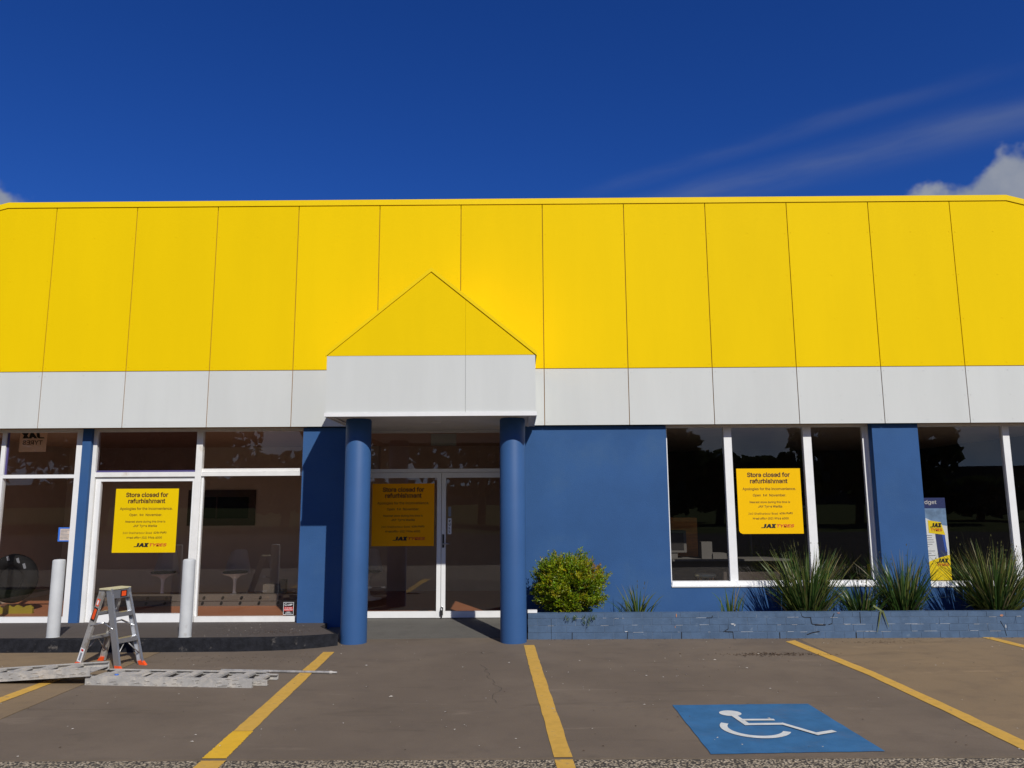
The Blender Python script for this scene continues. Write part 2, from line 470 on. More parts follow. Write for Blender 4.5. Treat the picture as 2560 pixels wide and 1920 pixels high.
class MB:
    def __init__(self):
        self.bm = bmesh.new()
        self.mats = []

    def _mi(self, m):
        if m not in self.mats:
            self.mats.append(m)
        return self.mats.index(m)

    def face(self, pts, m=None):
        vs = [self.bm.verts.new(p) for p in pts]
        f = self.bm.faces.new(vs)
        if m:
            f.material_index = self._mi(m)
        return f

    def hexa(self, p, m=None):
        """p: 8 points, bottom ring then top ring"""
        vs = [self.bm.verts.new(q) for q in p]
        for idx in ((3, 2, 1, 0), (4, 5, 6, 7), (0, 1, 5, 4), (1, 2, 6, 5), (2, 3, 7, 6), (3, 0, 4, 7)):
            f = self.bm.faces.new([vs[i] for i in idx])
            if m:
                f.material_index = self._mi(m)
        return self

    def box(self, x0, x1, y0, y1, z0, z1, m=None):
        return self.hexa([(x0, y0, z0), (x1, y0, z0), (x1, y1, z0), (x0, y1, z0),
                          (x0, y0, z1), (x1, y0, z1), (x1, y1, z1), (x0, y1, z1)], m)

    def beam(self, a, b, wdir, w, t, m=None):
        """rectangular bar from a to b; w measured along wdir, t along the third axis"""
        a, b = Vector(a), Vector(b)
        ax = (b - a).normalized()
        wd = Vector(wdir)
        wd = (wd - ax * wd.dot(ax)).normalized()
        td = ax.cross(wd)
        h, k = wd * (w / 2), td * (t / 2)
        return self.hexa([a - h - k, a + h - k, a + h + k, a - h + k, b - h - k, b + h - k, b + h + k, b - h + k], m)

    def tube(self, pts, r, n=10, m=None, cap=True):
        pts = [Vector(p) for p in pts]
        rs = r if isinstance(r, (list, tuple)) else [r] * len(pts)
        rings = []
        for i, p in enumerate(pts):
            d = (pts[min(i + 1, len(pts) - 1)] - pts[max(i - 1, 0)]).normalized()
            u = d.orthogonal().normalized() if abs(d.z) < 0.99 else Vector((1, 0, 0))
            if abs(d.z) < 0.99:
                u = d.cross(Vector((0, 0, 1))).normalized()
            v = d.cross(u)
            rings.append([self.bm.verts.new(p + (u * cos(2 * pi * k / n) + v * sin(2 * pi * k / n)) * rs[i]) for k in range(n)])
        mi = self._mi(m) if m else 0
        for A, B in zip(rings, rings[1:]):
            for k in range(n):
                f = self.bm.faces.new((A[k], A[(k + 1) % n], B[(k + 1) % n], B[k]))
                f.smooth = True
                f.material_index = mi
        if cap:
            for rr in (rings[0][::-1], rings[-1]):
                f = self.bm.faces.new(rr)
                f.material_index = mi
        return self

    def lathe(self, prof, c, n=24, m=None):
        """prof: (radius, z) pairs round the vertical axis through c"""
        rings = [[self.bm.verts.new((c[0] + max(r, 1e-4) * cos(2 * pi * k / n), c[1] + max(r, 1e-4) * sin(2 * pi * k / n), c[2] + z))
                  for k in range(n)] for r, z in prof]
        mi = self._mi(m) if m else 0
        for A, B in zip(rings, rings[1:]):
            for k in range(n):
                f = self.bm.faces.new((A[k], A[(k + 1) % n], B[(k + 1) % n], B[k]))
                f.smooth = True
                f.material_index = mi
        return self

    def prism(self, poly, y0, y1, m=None):
        """polygon in (x, z), extruded along y"""
        A = [self.bm.verts.new((x, y0, z)) for x, z in poly]
        B = [self.bm.verts.new((x, y1, z)) for x, z in poly]
        mi = self._mi(m) if m else 0
        fs = [self.bm.faces.new(A), self.bm.faces.new(B[::-1])]
        for i in range(len(poly)):
            j = (i + 1) % len(poly)
            fs.append(self.bm.faces.new((A[j], A[i], B[i], B[j])))
        for f in fs:
            f.material_index = mi
        return self

    def slab(self, poly, z0, z1, m=None):
        """polygon in (x, y), extruded along z; z0 / z1 numbers or functions of (x, y)"""
        f0 = z0 if callable(z0) else (lambda x, y: z0)
        f1 = z1 if callable(z1) else (lambda x, y: z1)
        A = [self.bm.verts.new((x, y, f0(x, y))) for x, y in poly]
        B = [self.bm.verts.new((x, y, f1(x, y))) for x, y in poly]
        mi = self._mi(m) if m else 0
        fs = [self.bm.faces.new(A[::-1]), self.bm.faces.new(B)]
        for i in range(len(poly)):
            j = (i + 1) % len(poly)
            fs.append(self.bm.faces.new((A[i], A[j], B[j], B[i])))
        for f in fs:
            f.material_index = mi
        return self

    def mesh(self, name, default=None, bevel=0.0, seg=1, recalc=True):
        bm = self.bm
        if bevel:
            es = [e for e in bm.edges if len(e.link_faces) == 2 and e.calc_face_angle(0) > 0.5]
            if es:
                bmesh.ops.bevel(bm, geom=es, offset=bevel, segments=seg, profile=0.6, affect='EDGES', clamp_overlap=True)
        if recalc:
            bmesh.ops.recalc_face_normals(bm, faces=bm.faces)
            for e in bm.edges:
                if len(e.link_faces) == 2 and e.calc_face_angle(0) > 0.7:
                    e.smooth = False
        lo = Vector((1e9,) * 3)
        hi = Vector((-1e9,) * 3)
        for v in bm.verts:
            for i in range(3):
                lo[i] = min(lo[i], v.co[i])
                hi[i] = max(hi[i], v.co[i])
        c = (lo + hi) / 2
        for v in bm.verts:
            v.co -= c
        me = bpy.data.meshes.new(name)
        bm.to_mesh(me)
        bm.free()
        for m in (self.mats or [default]):
            me.materials.append(MT[m])
        return me, c

    def build(self, name, default=None, parent=None, bevel=0.0, seg=1, recalc=True):
        me, c = self.mesh(name, default, bevel, seg, recalc)
        return place(name, me, parent, c)


def box(name, m, parent, *a, bevel=0.0):
    return MB().box(*a).build(name, m, parent, bevel)


def copy_tree(o, delta, parent=None, top=True):
    c = o.copy()
    COL.objects.link(c)
    if top:
        c.location = o.location + Vector(delta)
    WLOC[c.name] = wl(o) + Vector(delta)
    c.parent = parent
    for ch in list(o.children):
        copy_tree(ch, delta, c, False)
    return c


try:
    import os
    FONT = bpy.data.fonts.load(os.path.join(bpy.utils.system_resource('DATAFILES'), 'fonts', 'Inter.woff2'))
except Exception:
    FONT = None


def text(body, m, parent, x, y, z, width=None, height=None, align='C', bold=0.0, shear=0.0, name='lettering', vertical=False, spacing=1.0,
         face=-1):
    """flat lettering on an upright face; face -1 reads from -Y, +1 reads from +Y. z is the middle of the line"""
    cu = bpy.data.curves.new('lettering', 'FONT')
    cu.body = body
    if FONT:
        cu.font = FONT
    cu.offset = bold
    cu.shear = shear
    cu.space_character = spacing
    cu.space_line = 0.95
    cu.align_x = 'CENTER'
    cu.resolution_u = 3
    ob = bpy.data.objects.new('lettering', cu)
    me = bpy.data.meshes.new_from_object(ob)
    bpy.data.objects.remove(ob)
    xs = [v.co.x for v in me.vertices]
    ys = [v.co.y for v in me.vertices]
    w, h = max(xs) - min(xs), max(ys) - min(ys)
    if width and height:
        sx, sy = width / w, height / h
    elif width:
        sx = sy = width / w
    else:
        sx = sy = height / h
    cx, cy = (max(xs) + min(xs)) / 2, (max(ys) + min(ys)) / 2
    for v in me.vertices:
        px_, pz_ = (v.co.x - cx) * sx, (v.co.y - cy) * sy
        v.co = (px_ if face < 0 else -px_, 0.0, pz_)
    me.materials.append(MT[m])
    if align == 'L':
        x += w * sx / 2
    elif align == 'R':
        x -= w * sx / 2
    o = place(name, me, parent, (x, y, z))
    return o, w * sx


def jax(m, parent, x0, x1, z0, z1, y, face=-1, slant=.22):
    """heavy slanted J A X built from strokes inside the box x0..x1, z0..z1 (face +1 mirrors it)"""
    strokes = [
        [(.20, 1), (.34, 1), (.34, .30), (.20, .30)], [(.20, .31), (.34, .31), (.31, .10), (.24, .0), (.20, .14)], [(.245, .0), (.235, .19), (.03, .19), (.0, .0)],
        [(.33, 0), (.465, 0), (.60, 1), (.47, 1)], [(.46, 1), (.60, 1), (.72, 0), (.585, 0)], [(.44, .20), (.63, .20), (.61, .40), (.47, .40)],
        [(.68, 1), (.83, 1), (1.0, 0), (.85, 0)], [(.68, 0), (.82, 0), (1.0, 1), (.86, 1)]]
    W, H = x1 - x0, z1 - z0
    b = MB()
    for i, st in enumerate(strokes):
        pts = []
        for u, v in st:
            uu = (u + slant * (v - .5) * H / W * 1.0)
            if face > 0:
                uu = 1 - uu
            pts.append((x0 + uu * W, y + .00012 * i * face, z0 + v * H))
        b.face(pts)
    return b.build('lettering', m, parent)


# ================================================================== GROUND
tag(MB().box(-300, 300, -600, 400, -0.50, -0.055).build('ground', 'lawn'), 'flat verge and land around the car park', None, kind='structure')
tag(MB().box(-60, 60, -9.5, -5.296, -0.30, -0.010).build('street', 'street'), 'pale rough exposed aggregate driveway along the bottom edge', None, kind='structure')
tag(MB().box(-200, 200, -32, -9.5, -0.30, -0.020).build('road', 'asphalt'), 'asphalt forecourt and road facing the shop', None, kind='structure')
cp = MB().box(-9.5, 9.5, -5.305, 0.30, -0.30, -0.030).build('car_park', 'joint_grey')
tag(cp, 'brown concrete car park in front of the shop', None, kind='structure')


def slab_piece(x0, x1, y0, y1, m):
    # a cast slab with slightly ragged edges
    pts = []
    nx, ny = max(2, int((x1 - x0) / 0.25)), max(2, int((y1 - y0) / 0.25))
    def w():
        return random.uniform(-0.006, 0.006)
    for i in range(nx):
        pts.append((x0 + (x1 - x0) * i / nx, y0 + w()))
    for i in range(ny):
        pts.append((x1 + w() * 0.4, y0 + (y1 - y0) * i / ny))
    for i in range(nx):
        pts.append((x1 - (x1 - x0) * i / nx, y1 + w() * 0.4))
    for i in range(ny):
        pts.append((x0 + w() * 0.4, y1 - (y1 - y0) * i / ny))
    o = MB().slab(pts, -0.05, 0.0).build('concrete_slab', m, cp)
    return o


GAP = 0.006
slab_piece(-4.16, 3.50, -5.29, -4.02, 'slab')
slab_piece(-4.16, 3.50, -4.02 + GAP, -0.20, 'slab')
slab_piece(-9.5, -4.16 - GAP * 2, -5.29, -3.55, 'slab_tan')
slab_piece(-9.5, -4.16 - GAP * 2, -3.55 + GAP, -0.9, 'slab_tan')
slab_piece(3.50 + GAP, 9.5, -5.29, -2.76, 'slab_tan')
slab_piece(3.50 + GAP, 9.5, -2.76 + GAP, 0.20, 'slab_tan')


def strip(name, left, right, m, z=0.004, n=40, wob=0.0035, parent=cp, label=None):
    """painted line: left / right are polylines of equal length"""
    def samp(pl, t):
        k = t * (len(pl) - 1)
        i = min(int(k), len(pl) - 2)
        f = k - i
        return (pl[i][0] * (1 - f) + pl[i + 1][0] * f, pl[i][1] * (1 - f) + pl[i + 1][1] * f)
    b = MB()
    L = [(lambda p: (p[0] + random.uniform(-wob, wob), p[1], z))(samp(left, i / n)) for i in range(n + 1)]
    R = [(lambda p: (p[0] + random.uniform(-wob, wob), p[1], z))(samp(right, i / n)) for i in range(n + 1)]
    for i in range(n):
        b.face([L[i], L[i + 1], R[i + 1], R[i]])
    o = b.build(name, m, parent)
    if label:
        o['label'] = label
    return o


strip('parking_line', [(-2.250, -1.57), (-2.158, -4.66)], [(-2.125, -1.57), (-2.013, -4.66)], 'line', label='faded yellow bay line left of the entrance')
strip('parking_line', [(-2.160, -4.665), (-2.140, -5.285)], [(-2.005, -4.665), (-1.975, -5.285)], 'line_new', label='freshly repainted front end of the line left of the entrance')
strip('parking_line', [(0.068, -1.19), (0.135, -2.9), (0.240, -5.285)], [(0.196, -1.19), (0.262, -2.9), (0.362, -5.285)], 'line', label='yellow bay line starting at the right column')
strip('parking_line', [(3.268, -1.03), (3.446, -2.81), (3.47, -4.2), (3.46, -5.285)], [(3.410, -0.95), (3.570, -2.77), (3.60, -4.2), (3.60, -5.285)], 'line', label='yellow bay line right of the blue accessible bay square')
strip('parking_line', [(5.80, -0.79), (5.90, -1.8), (5.93, -3.5), (5.93, -5.285)], [(5.93, -0.76), (6.02, -1.8), (6.06, -3.5), (6.06, -5.285)], 'line', label='yellow bay line at the right edge')
strip('parking_line', [(-4.60, -2.4), (-4.63, -3.5), (-4.66, -5.285)], [(-4.49, -2.4), (-4.50, -3.5), (-4.53, -5.285)], 'line', label='yellow bay line under the left plank')

for xa, xb in ((-2.138, -1.972), (0.242, 0.364), (3.462, 3.60)):
    strip('parking_line', [(xa, -5.299), (xa + .01, -5.62)], [(xb, -5.299), (xb + .01, -5.62)], 'line', z=-0.006)
# accessible bay square and its symbol
bb = MB()
N = 14
for i in range(N):
    for j in range(N):
        def pt(a, b_):
            u, v = a / N, b_ / N
            x = (1.298 * (1 - u) + 2.450 * u) * (1 - v) + (1.307 * (1 - u) + 2.508 * u) * v
            y = (-3.963 * (1 - u) - 3.936 * u) * (1 - v) + (-5.231 * (1 - u) - 5.186 * u) * v
            if b_ in (0, N):
                y += random.Random(a * 7 + b_).uniform(-0.004, 0.004)
            if a in (0, N):
                x += random.Random(a * 3 + b_ * 11).uniform(-0.003, 0.003)
            return (x, y, 0.004)
        bb.face([pt(i, j), pt(i, j + 1), pt(i + 1, j + 1), pt(i + 1, j)])
bay = bb.build('accessible_bay_square', 'bay_blue', cp)
bay['label'] = 'blue painted square with white wheelchair symbol'
wb = MB()
ZS = 0.008


def poly(pts):
    wb.face([(x, y, ZS) for x, y in pts])


# head
poly([(1.712 + 0.088 * cos(t), -4.236 + 0.082 * sin(t)) for t in [2 * pi * k / 28 for k in range(28)]])
# back: from neck to seat, thin bar
def bar(p, q, w0, w1=None):
    w1 = w0 if w1 is None else w1
    d = Vector((q[0] - p[0], q[1] - p[1])).normalized()
    n_ = Vector((-d.y, d.x))
    poly([(p[0] - n_.x * w0 / 2, p[1] - n_.y * w0 / 2), (q[0] - n_.x * w1 / 2, q[1] - n_.y * w1 / 2),
          (q[0] + n_.x * w1 / 2, q[1] + n_.y * w1 / 2), (p[0] + n_.x * w0 / 2, p[1] + n_.y * w0 / 2)])


ZS = 0.009
bar((1.722, -4.290), (1.757, -4.575), 0.050, 0.050)
ZS = 0.010
bar((1.745, -4.432), (2.003, -4.432), 0.044)
bar((1.742, -4.552), (2.040, -4.545), 0.050)
ZS = 0.011
bar((2.018, -4.530), (2.205, -4.830), 0.044)
ZS = 0.012
bar((2.185, -4.812), (2.345, -4.740), 0.050)
# wheel arc
ZS = 0.0085
cxw, cyw, rx_, ry_ = 1.788, -4.640, 0.258, 0.262
A_ = [radians(a) for a in range(148, 338, 6)]
for a0, a1 in zip(A_, A_[1:]):
    k0, k1 = 0.78, 0.78
    poly([(cxw + rx_ * cos(a0), cyw + ry_ * sin(a0)), (cxw + rx_ * cos(a1), cyw + ry_ * sin(a1)),
          (cxw + rx_ * k1 * cos(a1), cyw + ry_ * k1 * sin(a1)), (cxw + rx_ * k0 * cos(a0), cyw + ry_ * k0 * sin(a0))])
ws = wb.build('wheelchair_symbol', 'bay_white', bay)

# raised footpath with black kerb on the left
def zpath(x, y):
    return 0.150 - 0.043 * (y + 1.49)


fp_edge = [(-9.5, -1.44), (-6.0, -1.45), (-4.0, -1.45), (-3.3, -1.44), (-2.9, -1.40), (-2.65, -1.34), (-2.42, -1.25), (-2.23, -1.13)]
fp_poly = fp_edge + [(-2.60, -0.36), (-2.62, 0.30), (-9.5, 0.30)]
fp = MB().slab(fp_poly, -0.02, zpath).build('footpath', 'path')
tag(fp, 'raised brown bitumen footpath under the left shop windows', None, kind='structure')
kb = MB()
ext = [(-9.5, -1.50), (-6.0, -1.515), (-4.0, -1.515), (-3.3, -1.50), (-2.9, -1.455), (-2.62, -1.39), (-2.38, -1.285), (-2.185, -1.14)]
for (a, b_), (c, d_) in zip(zip(fp_edge, fp_edge[1:]), zip(ext, ext[1:])):
    kb.hexa([(c[0], c[1] - 0.012, -0.02), (d_[0], d_[1] - 0.012, -0.02), (b_[0], b_[1], -0.02), (a[0], a[1], -0.02),
             (c[0], c[1] + 0.012, zpath(*c) - 0.012), (d_[0], d_[1] + 0.012, zpath(*d_) - 0.012), (b_[0], b_[1], zpath(*b_) + 0.003), (a[0], a[1], zpath(*a) + 0.003)])
kb.hexa([(-2.185, -1.152, -0.02), (-2.57, -0.36, -0.02), (-2.60, -0.36, -0.02), (-2.23, -1.13, -0.02),
         (-2.185, -1.13, 0.126), (-2.57, -0.36, 0.098), (-2.60, -0.36, 0.104), (-2.23, -1.13, 0.136)])
kerb = kb.build('kerb', 'kerb', fp)
# sloping concrete landing at the entrance doors
tag(MB().slab([(-2.56, -0.78), (0.09, -0.63), (0.09, 0.80), (-2.33, 0.80), (-2.33, .36), (-2.56, .36)], -0.04, lambda x, y: 0.004 if y < -0.3 else (0.036 if y < .5 else 0.046)).build('entrance_landing', 'landing'),
    'dark concrete landing sloping up to the entrance doors', None, kind='structure')

# ================================================================== BUILDING
B = empty('shop_building', (-0.5, 0.2, 0.0), 'low shop with yellow and white fascia, blue walls and a gabled entrance', 'shop')
ZW, ZM, ZT = 2.778, 3.590, 6.060
box('fascia_backing', 'joint', B, -8.9, 8.9, 0.013, 0.33, 2.786, 6.00)
SE = [-6.802 + 1.2 * k for k in range(-1, 13)]
SE = [-8.9] + SE + [8.9]
KL, KR = -7.526, 7.239


def ztop(x):
    if x < KL:
        return ZT - 0.27 * (KL - x)
    if x > KR:
        return ZT - 0.27 * (x - KR)
    return ZT


screws = MB()
ys_mesh = ws_mesh = None
for a, b_ in zip(SE, SE[1:]):
    x0, x1 = a + 0.0055, b_ - 0.0055
    regular = abs((b_ - a) - 1.2) < 1e-6 and x0 > KL and x1 < KR
    if regular and ys_mesh:
        place('fascia_panel', ys_mesh[0], B, ((x0 + x1) / 2, ys_mesh[1].y, ys_mesh[1].z))
    else:
        pl = [(x0, ZM + 0.005), (x1, ZM + 0.005), (x1, ztop(x1))]
        for k in (KR, KL):
            if x0 < k < x1:
                pl.append((k, ZT))
        pl.append((x0, ztop(x0)))
        mb = MB().prism(pl, 0.0, 0.012)
        me, c = mb.mesh('fascia_panel', 'yellow', 0.0015)
        place('fascia_panel', me, B, c)
        if regular:
            ys_mesh = (me, c)
    if regular and ws_mesh:
        place('white_panel', ws_mesh[0], B, ((x0 + x1) / 2, ws_mesh[1].y, ws_mesh[1].z))
    else:
        me, c = MB().box(x0, x1, 0.0, 0.012, ZW, ZM - 0.005).mesh('white_panel', 'white_panel', 0.0015)
        place('white_panel', me, B, c)
        if regular:
            ws_mesh = (me, c)
    for xx in (x0 + 0.035, (x0 + x1) / 2, x1 - 0.035):
        for zz, mm in [(ZW + 0.05, 'white_panel'), (ZW + 0.40, 'white_panel'), (ZM - 0.06, 'white_panel'), (ZM + 0.06, 'yellow'),
                       (ZM + 0.7, 'yellow'), (ZM + 1.35, 'yellow'), (ZM + 2.0, 'yellow')]:
            q = 0.007
            xr, zr = xx + random.uniform(-.006, .006), zz + random.uniform(-.006, .006)
            screws.box(xr - q, xr + q, -0.0025, 0.001, zr - q, zr + q, mm)
tag(screws.build('screw_head', 'white_panel', B), kind='stuff')
# capping along the parapet
cap = MB()
cpts = [(-8.9, ztop(-8.9)), (KL, ZT), (KR, ZT), (8.9, ztop(8.9))]
for (xa, za), (xb, zb) in zip(cpts, cpts[1:]):
    cap.hexa([(xa, -0.013, za + 0.001), (xb, -0.013, zb + 0.001), (xb, 0.40, zb + 0.004), (xa, 0.40, za + 0.004),
              (xa, -0.013, za + 0.085), (xb, -0.013, zb + 0.085), (xb, 0.40, zb + 0.105), (xa, 0.40, za + 0.105)])
cap.build('parapet_capping', 'yellow_trim', B)

# blue rendered walls
ZH = 2.786
walls = [(-3.035, -2.330, 0.07, 0.74, -0.02, 2.7695), (0.095, 2.118, 0.07, 0.74, -0.02, 2.7695),
         (2.118, 5.035, 0.0701, 0.36, -0.02, 0.536), (5.035, 5.682, 0.07, 0.36, -0.02, ZH),
         (5.682, 8.9, 0.0701, 0.36, -0.02, 0.522), (-6.252, -6.124, 0.19, 0.36, 0.03, ZH)]
for w in walls:
    box('wall', 'blue', B, *w)
# drip lines where the sheets meet above the walls
for x in (1.60, 5.33, 0.40):
    pass
# flat roof and rooms behind the glass
box('roof', 'joint_grey', B, -8.88, 8.88, 0.34, 7.6, 3.10, 3.30)
box('end_wall', 'in_wall', B, -8.88, -8.78, 0.40, 7.5, 0.0, 3.0)
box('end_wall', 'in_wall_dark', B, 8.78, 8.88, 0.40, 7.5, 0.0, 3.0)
box('showroom_floor', 'floor', B, -8.78, -2.335, 0.37, 7.5, -0.1, 0.0455)
box('showroom_floor', 'floor', B, -2.335, 1.25, 0.745, 7.5, -0.1, 0.0455)
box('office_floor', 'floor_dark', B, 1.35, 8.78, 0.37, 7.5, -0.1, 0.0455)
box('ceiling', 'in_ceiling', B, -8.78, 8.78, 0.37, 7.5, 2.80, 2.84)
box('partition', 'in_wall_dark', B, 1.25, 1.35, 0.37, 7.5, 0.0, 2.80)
# showroom rear wall with a serving hatch
YB = 4.2
hx0, hx1, hz0, hz1 = -6.25, -5.20, 1.42, 1.84
for a in ((-8.78, hx0, YB, YB + .1, 0.0455, 2.8), (hx1, 1.25, YB, YB + .1, 0.0455, 2.8), (hx0, hx1, YB, YB + .1, 0.0455, hz0), (hx0, hx1, YB, YB + .1, hz1, 2.8)):
    box('rear_wall', 'in_wall', B, *a)
hat = MB()
for a in ((hx0 - .13, hx1 + .13, YB - .03, YB, hz0 - .13, hz0), (hx0 - .13, hx1 + .13, YB - .03, YB, hz1, hz1 + .13), (hx0 - .13, hx0, YB - .03, YB, hz0, hz1), (hx1, hx1 + .13, YB - .03, YB, hz0, hz1), (-5.84, -5.815, YB - .01, YB + .03, hz0, hz1)):
    hat.box(*a)
hatch = hat.build('serving_hatch', 'in_wall_dark', B)
box('hatch_opening', 'dark_gap', hatch, hx0 - .2, hx1 + .2, YB + .11, YB + .14, hz0 - .2, hz1 + .2)
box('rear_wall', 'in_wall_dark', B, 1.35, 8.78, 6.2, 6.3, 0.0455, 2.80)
# grey partition inside the doors
box('bulkhead', 'in_wall', B, -2.285, -2.165, 1.2, 1.4, 2.10, 2.59)


def pane(m, parent, x0, x1, y, z0, z1):
    b = MB()
    b.face([(x0, y, z0), (x1, y, z0), (x1, y, z1), (x0, y, z1)])
    return b.build('pane', m, parent)


# ---- windows: frame mesh is the part, panes are its sub-parts
def window(bars, panes, m='white', gm='glass', bevel=0.003, label=None):
    b = MB()
    for x0, x1, y0, y1, z0, z1 in bars:
        b.box(x0, x1, y0, y1, z0, z1)
    w = b.build('window', m, B, bevel)
    if label:
        w['label'] = label
    for x0, x1, y, z0, z1 in panes:
        film = z0 > 2.1 and -6.2 < x0 and x1 < -4.6
        pane('glass_film' if film else gm, w, x0, x1, y, z0, z1)
    return w


YF, YK = 0.25, 0.325
YG = 0.287
ZB = 0.062
# far left window (W0)
window([(-8.78, -6.365, YF, YK, 2.742, 2.786), (-8.78, -6.365, YF, YK, 2.082, 2.132), (-8.78, -6.365, YF, YK, ZB, 0.150),
        (-7.455, -7.395, YF - .002, YK, 0.150, 2.082), (-7.455, -7.395, YF - .002, YK, 2.132, 2.742), (-6.365, -6.254, YF - .004, YK, ZB + .004, 2.784)],
       [(-8.78, -7.40, YG, 0.14, 2.09), (-8.78, -7.40, YG, 2.125, 2.75), (-7.39, -6.37, YG, 0.14, 2.09), (-7.39, -6.37, YG, 2.125, 2.75)],
       label='white framed window at the left edge')
# W1: sliding door leaf on the left, fixed light on the right, fanlights above
window([(-6.122, -6.066, YF - .004, YK, ZB, 2.786), (-6.066, -3.09, YF, YK, 2.742, 2.786), (-6.066, -4.624, YF, YK, 2.094, 2.160),
        (-4.536, -3.09, YF, YK, 2.099, 2.155), (-4.536, -3.12, YF + .02, YK, 2.158, 2.205), (-4.624, -4.536, YF - .003, YK, ZB, 2.742), (-4.520, -3.10, YF - .012, YK, ZB + .008, 0.146),
        (-3.09, -3.038, YF + .002, YK, ZB, 2.784)],
       [(-6.07, -4.62, YG, 2.15, 2.75), (-4.54, -3.08, YG, 2.19, 2.75), (-4.54, -3.08, YG, 0.12, 2.11)],
       m='white_dirty', label='white framed window between the narrow blue pillar and the blue wall')
sl = MB()
for a in ((-6.062, -5.990, YF + .030, YK + .01, ZB + .005, 2.092), (-4.665, -4.627, YF + .030, YK + .01, ZB + .005, 2.092), (-5.990, -4.665, YF + .030, YK + .01, 2.030, 2.090), (-5.990, -4.665, YF - .012, YK + .01, ZB + .003, 0.186)):
    sl.box(*a)
sdoor = sl.build('sliding_door', 'white', B, 0.003)
pane('glass', sdoor, -5.995, -4.66, YG + .02, 0.17, 2.04)
for a in ((-6.062, -4.628, YF + .022, YG - .001, 2.161, 2.186), (-7.393, -7.368, YF + .022, YG - .001, 2.134, 2.740)):
    box('film_edge', 'film', B, *a)
# light inner stop beside the mullion of the fixed light
box('window_stop', 'white', B, -4.534, -4.505, YF + .025, YK, 0.148, 2.097, bevel=0.002)

# right hand three-light window (W3)
YF3, YK3, YG3 = 0.19, 0.262, 0.225
window([(2.120, 2.153, YF3, YK3, 0.538, 2.784), (2.153, 5.022, YF3, YK3, 2.748, 2.784), (2.966, 3.076, YF3 - .003, YK3, 0.604, 2.748), (4.100, 4.215, YF3 - .003, YK3, 0.604, 2.748),
        (5.022, 5.034, YF3 + .003, YK3, 0.540, 2.782), (2.153, 5.022, YF3 - .02, YK3, 0.5365, 0.604)],
       [(2.150, 2.97, YG3, 0.60, 2.755), (3.07, 4.105, YG3, 0.60, 2.755), (4.21, 5.03, YG3, 0.60, 2.755)], label='white three-light window right of the plain blue wall')
box('window_sill', 'white', B, 2.122, 5.033, 0.055, 0.172, 0.5365, 0.552, bevel=0.002)
box('window_jamb', 'white', B, 4.955, 5.0215, YF3 + .022, YK3, 0.606, 2.746, bevel=0.002)
# far right window (W4)
window([(5.684, 5.700, YF3, YK3, 0.524, 2.784), (5.700, 8.88, YF3, YK3, 2.745, 2.784), (6.948, 7.042, YF3 - .003, YK3, 0.585, 2.745), (5.700, 8.88, YF3 - .02, YK3, 0.5225, 0.585)],
       [(5.695, 6.952, YG3, 0.58, 2.75), (7.038, 8.88, YG3, 0.58, 2.75)], label='white framed window at the right edge')
box('window_sill', 'white', B, 5.684, 8.88, 0.055, 0.172, 0.5225, 0.536, bevel=0.002)

# entrance doors, set back under the canopy
YD = 0.70
OX0, OX1 = -2.330, 0.095
DH = MB()
for a in ((OX0, OX1, YD, YD + .08, 2.744, 2.7765), (OX0, OX1, YD, YD + .08, 2.152, 2.204), (OX0, OX0 + .045, YD - .002, YD + .08, 0.040, 2.744), (OX1 - .045, OX1, YD - .002, YD + .08, 0.040, 2.744)):
    DH.box(*a)
dfr = DH.build('door_frame', 'white', B, 0.003)
pane('glass_tint', dfr, OX0 + .04, OX1 - .04, YD + .04, 2.20, 2.748)


def door(x0, x1, sl_, sr, name_label):
    b = MB()
    y0, y1 = YD + .004, YD + .055
    z0, z1 = 0.052, 2.147
    b.box(x0, x0 + sl_, y0, y1, z0, z1)
    b.box(x1 - sr, x1, y0, y1, z0, z1)
    b.box(x0 + sl_, x1 - sr, y0 + .001, y1, 2.071, z1 - .001)
    b.box(x0 + sl_, x1 - sr, y0 + .001, y1, z0 + .001, 0.143)
    d = b.build('door', 'white', B, 0.003)
    d['label'] = name_label
    pane('glass_tint', d, x0 + sl_ - .005, x1 - sr + .005, YD + .028, 0.135, 2.078)
    return d


dl = door(OX0 + .048, -1.126, 0.075, 0.062, 'left glazed door leaf carrying the yellow notice')
dr = door(-1.119, OX1 - .048, 0.062, 0.075, 'right glazed door leaf with handle')
hb = MB()
hb.box(-1.106, -1.078, YD - .008, YD + .003, 1.050, 1.242, 'lead')
hb.tube([(-1.092, YD - .006, 1.105), (-1.092, YD - .055, 1.105)], 0.009, 8, 'steel')
hb.tube([(-1.096, YD - .055, 1.105), (-0.985, YD - .055, 1.107)], [0.011, 0.008], 8, 'steel')
hb.build('handle', 'lead', dr)
lk = MB()
lk.tube([(-1.104 + 0.016 * cos(t), YD - .014, 0.180 + 0.034 * sin(t)) for t in [pi * k / 8 for k in range(-1, 10)]], 0.006, 6, 'steel')
lk.box(-1.130, -1.086, YD - .028, YD - .006, 0.095, 0.162, 'lead')
lk.tube([(-1.116, YD - .016, 0.10), (-1.104, YD - .018, 0.07), (-1.112, YD - .016, 0.048)], 0.009, 6, 'lead')
tag(lk.build('padlock', 'lead'), 'dark padlock hanging at the foot of the entrance doors', 'padlock')

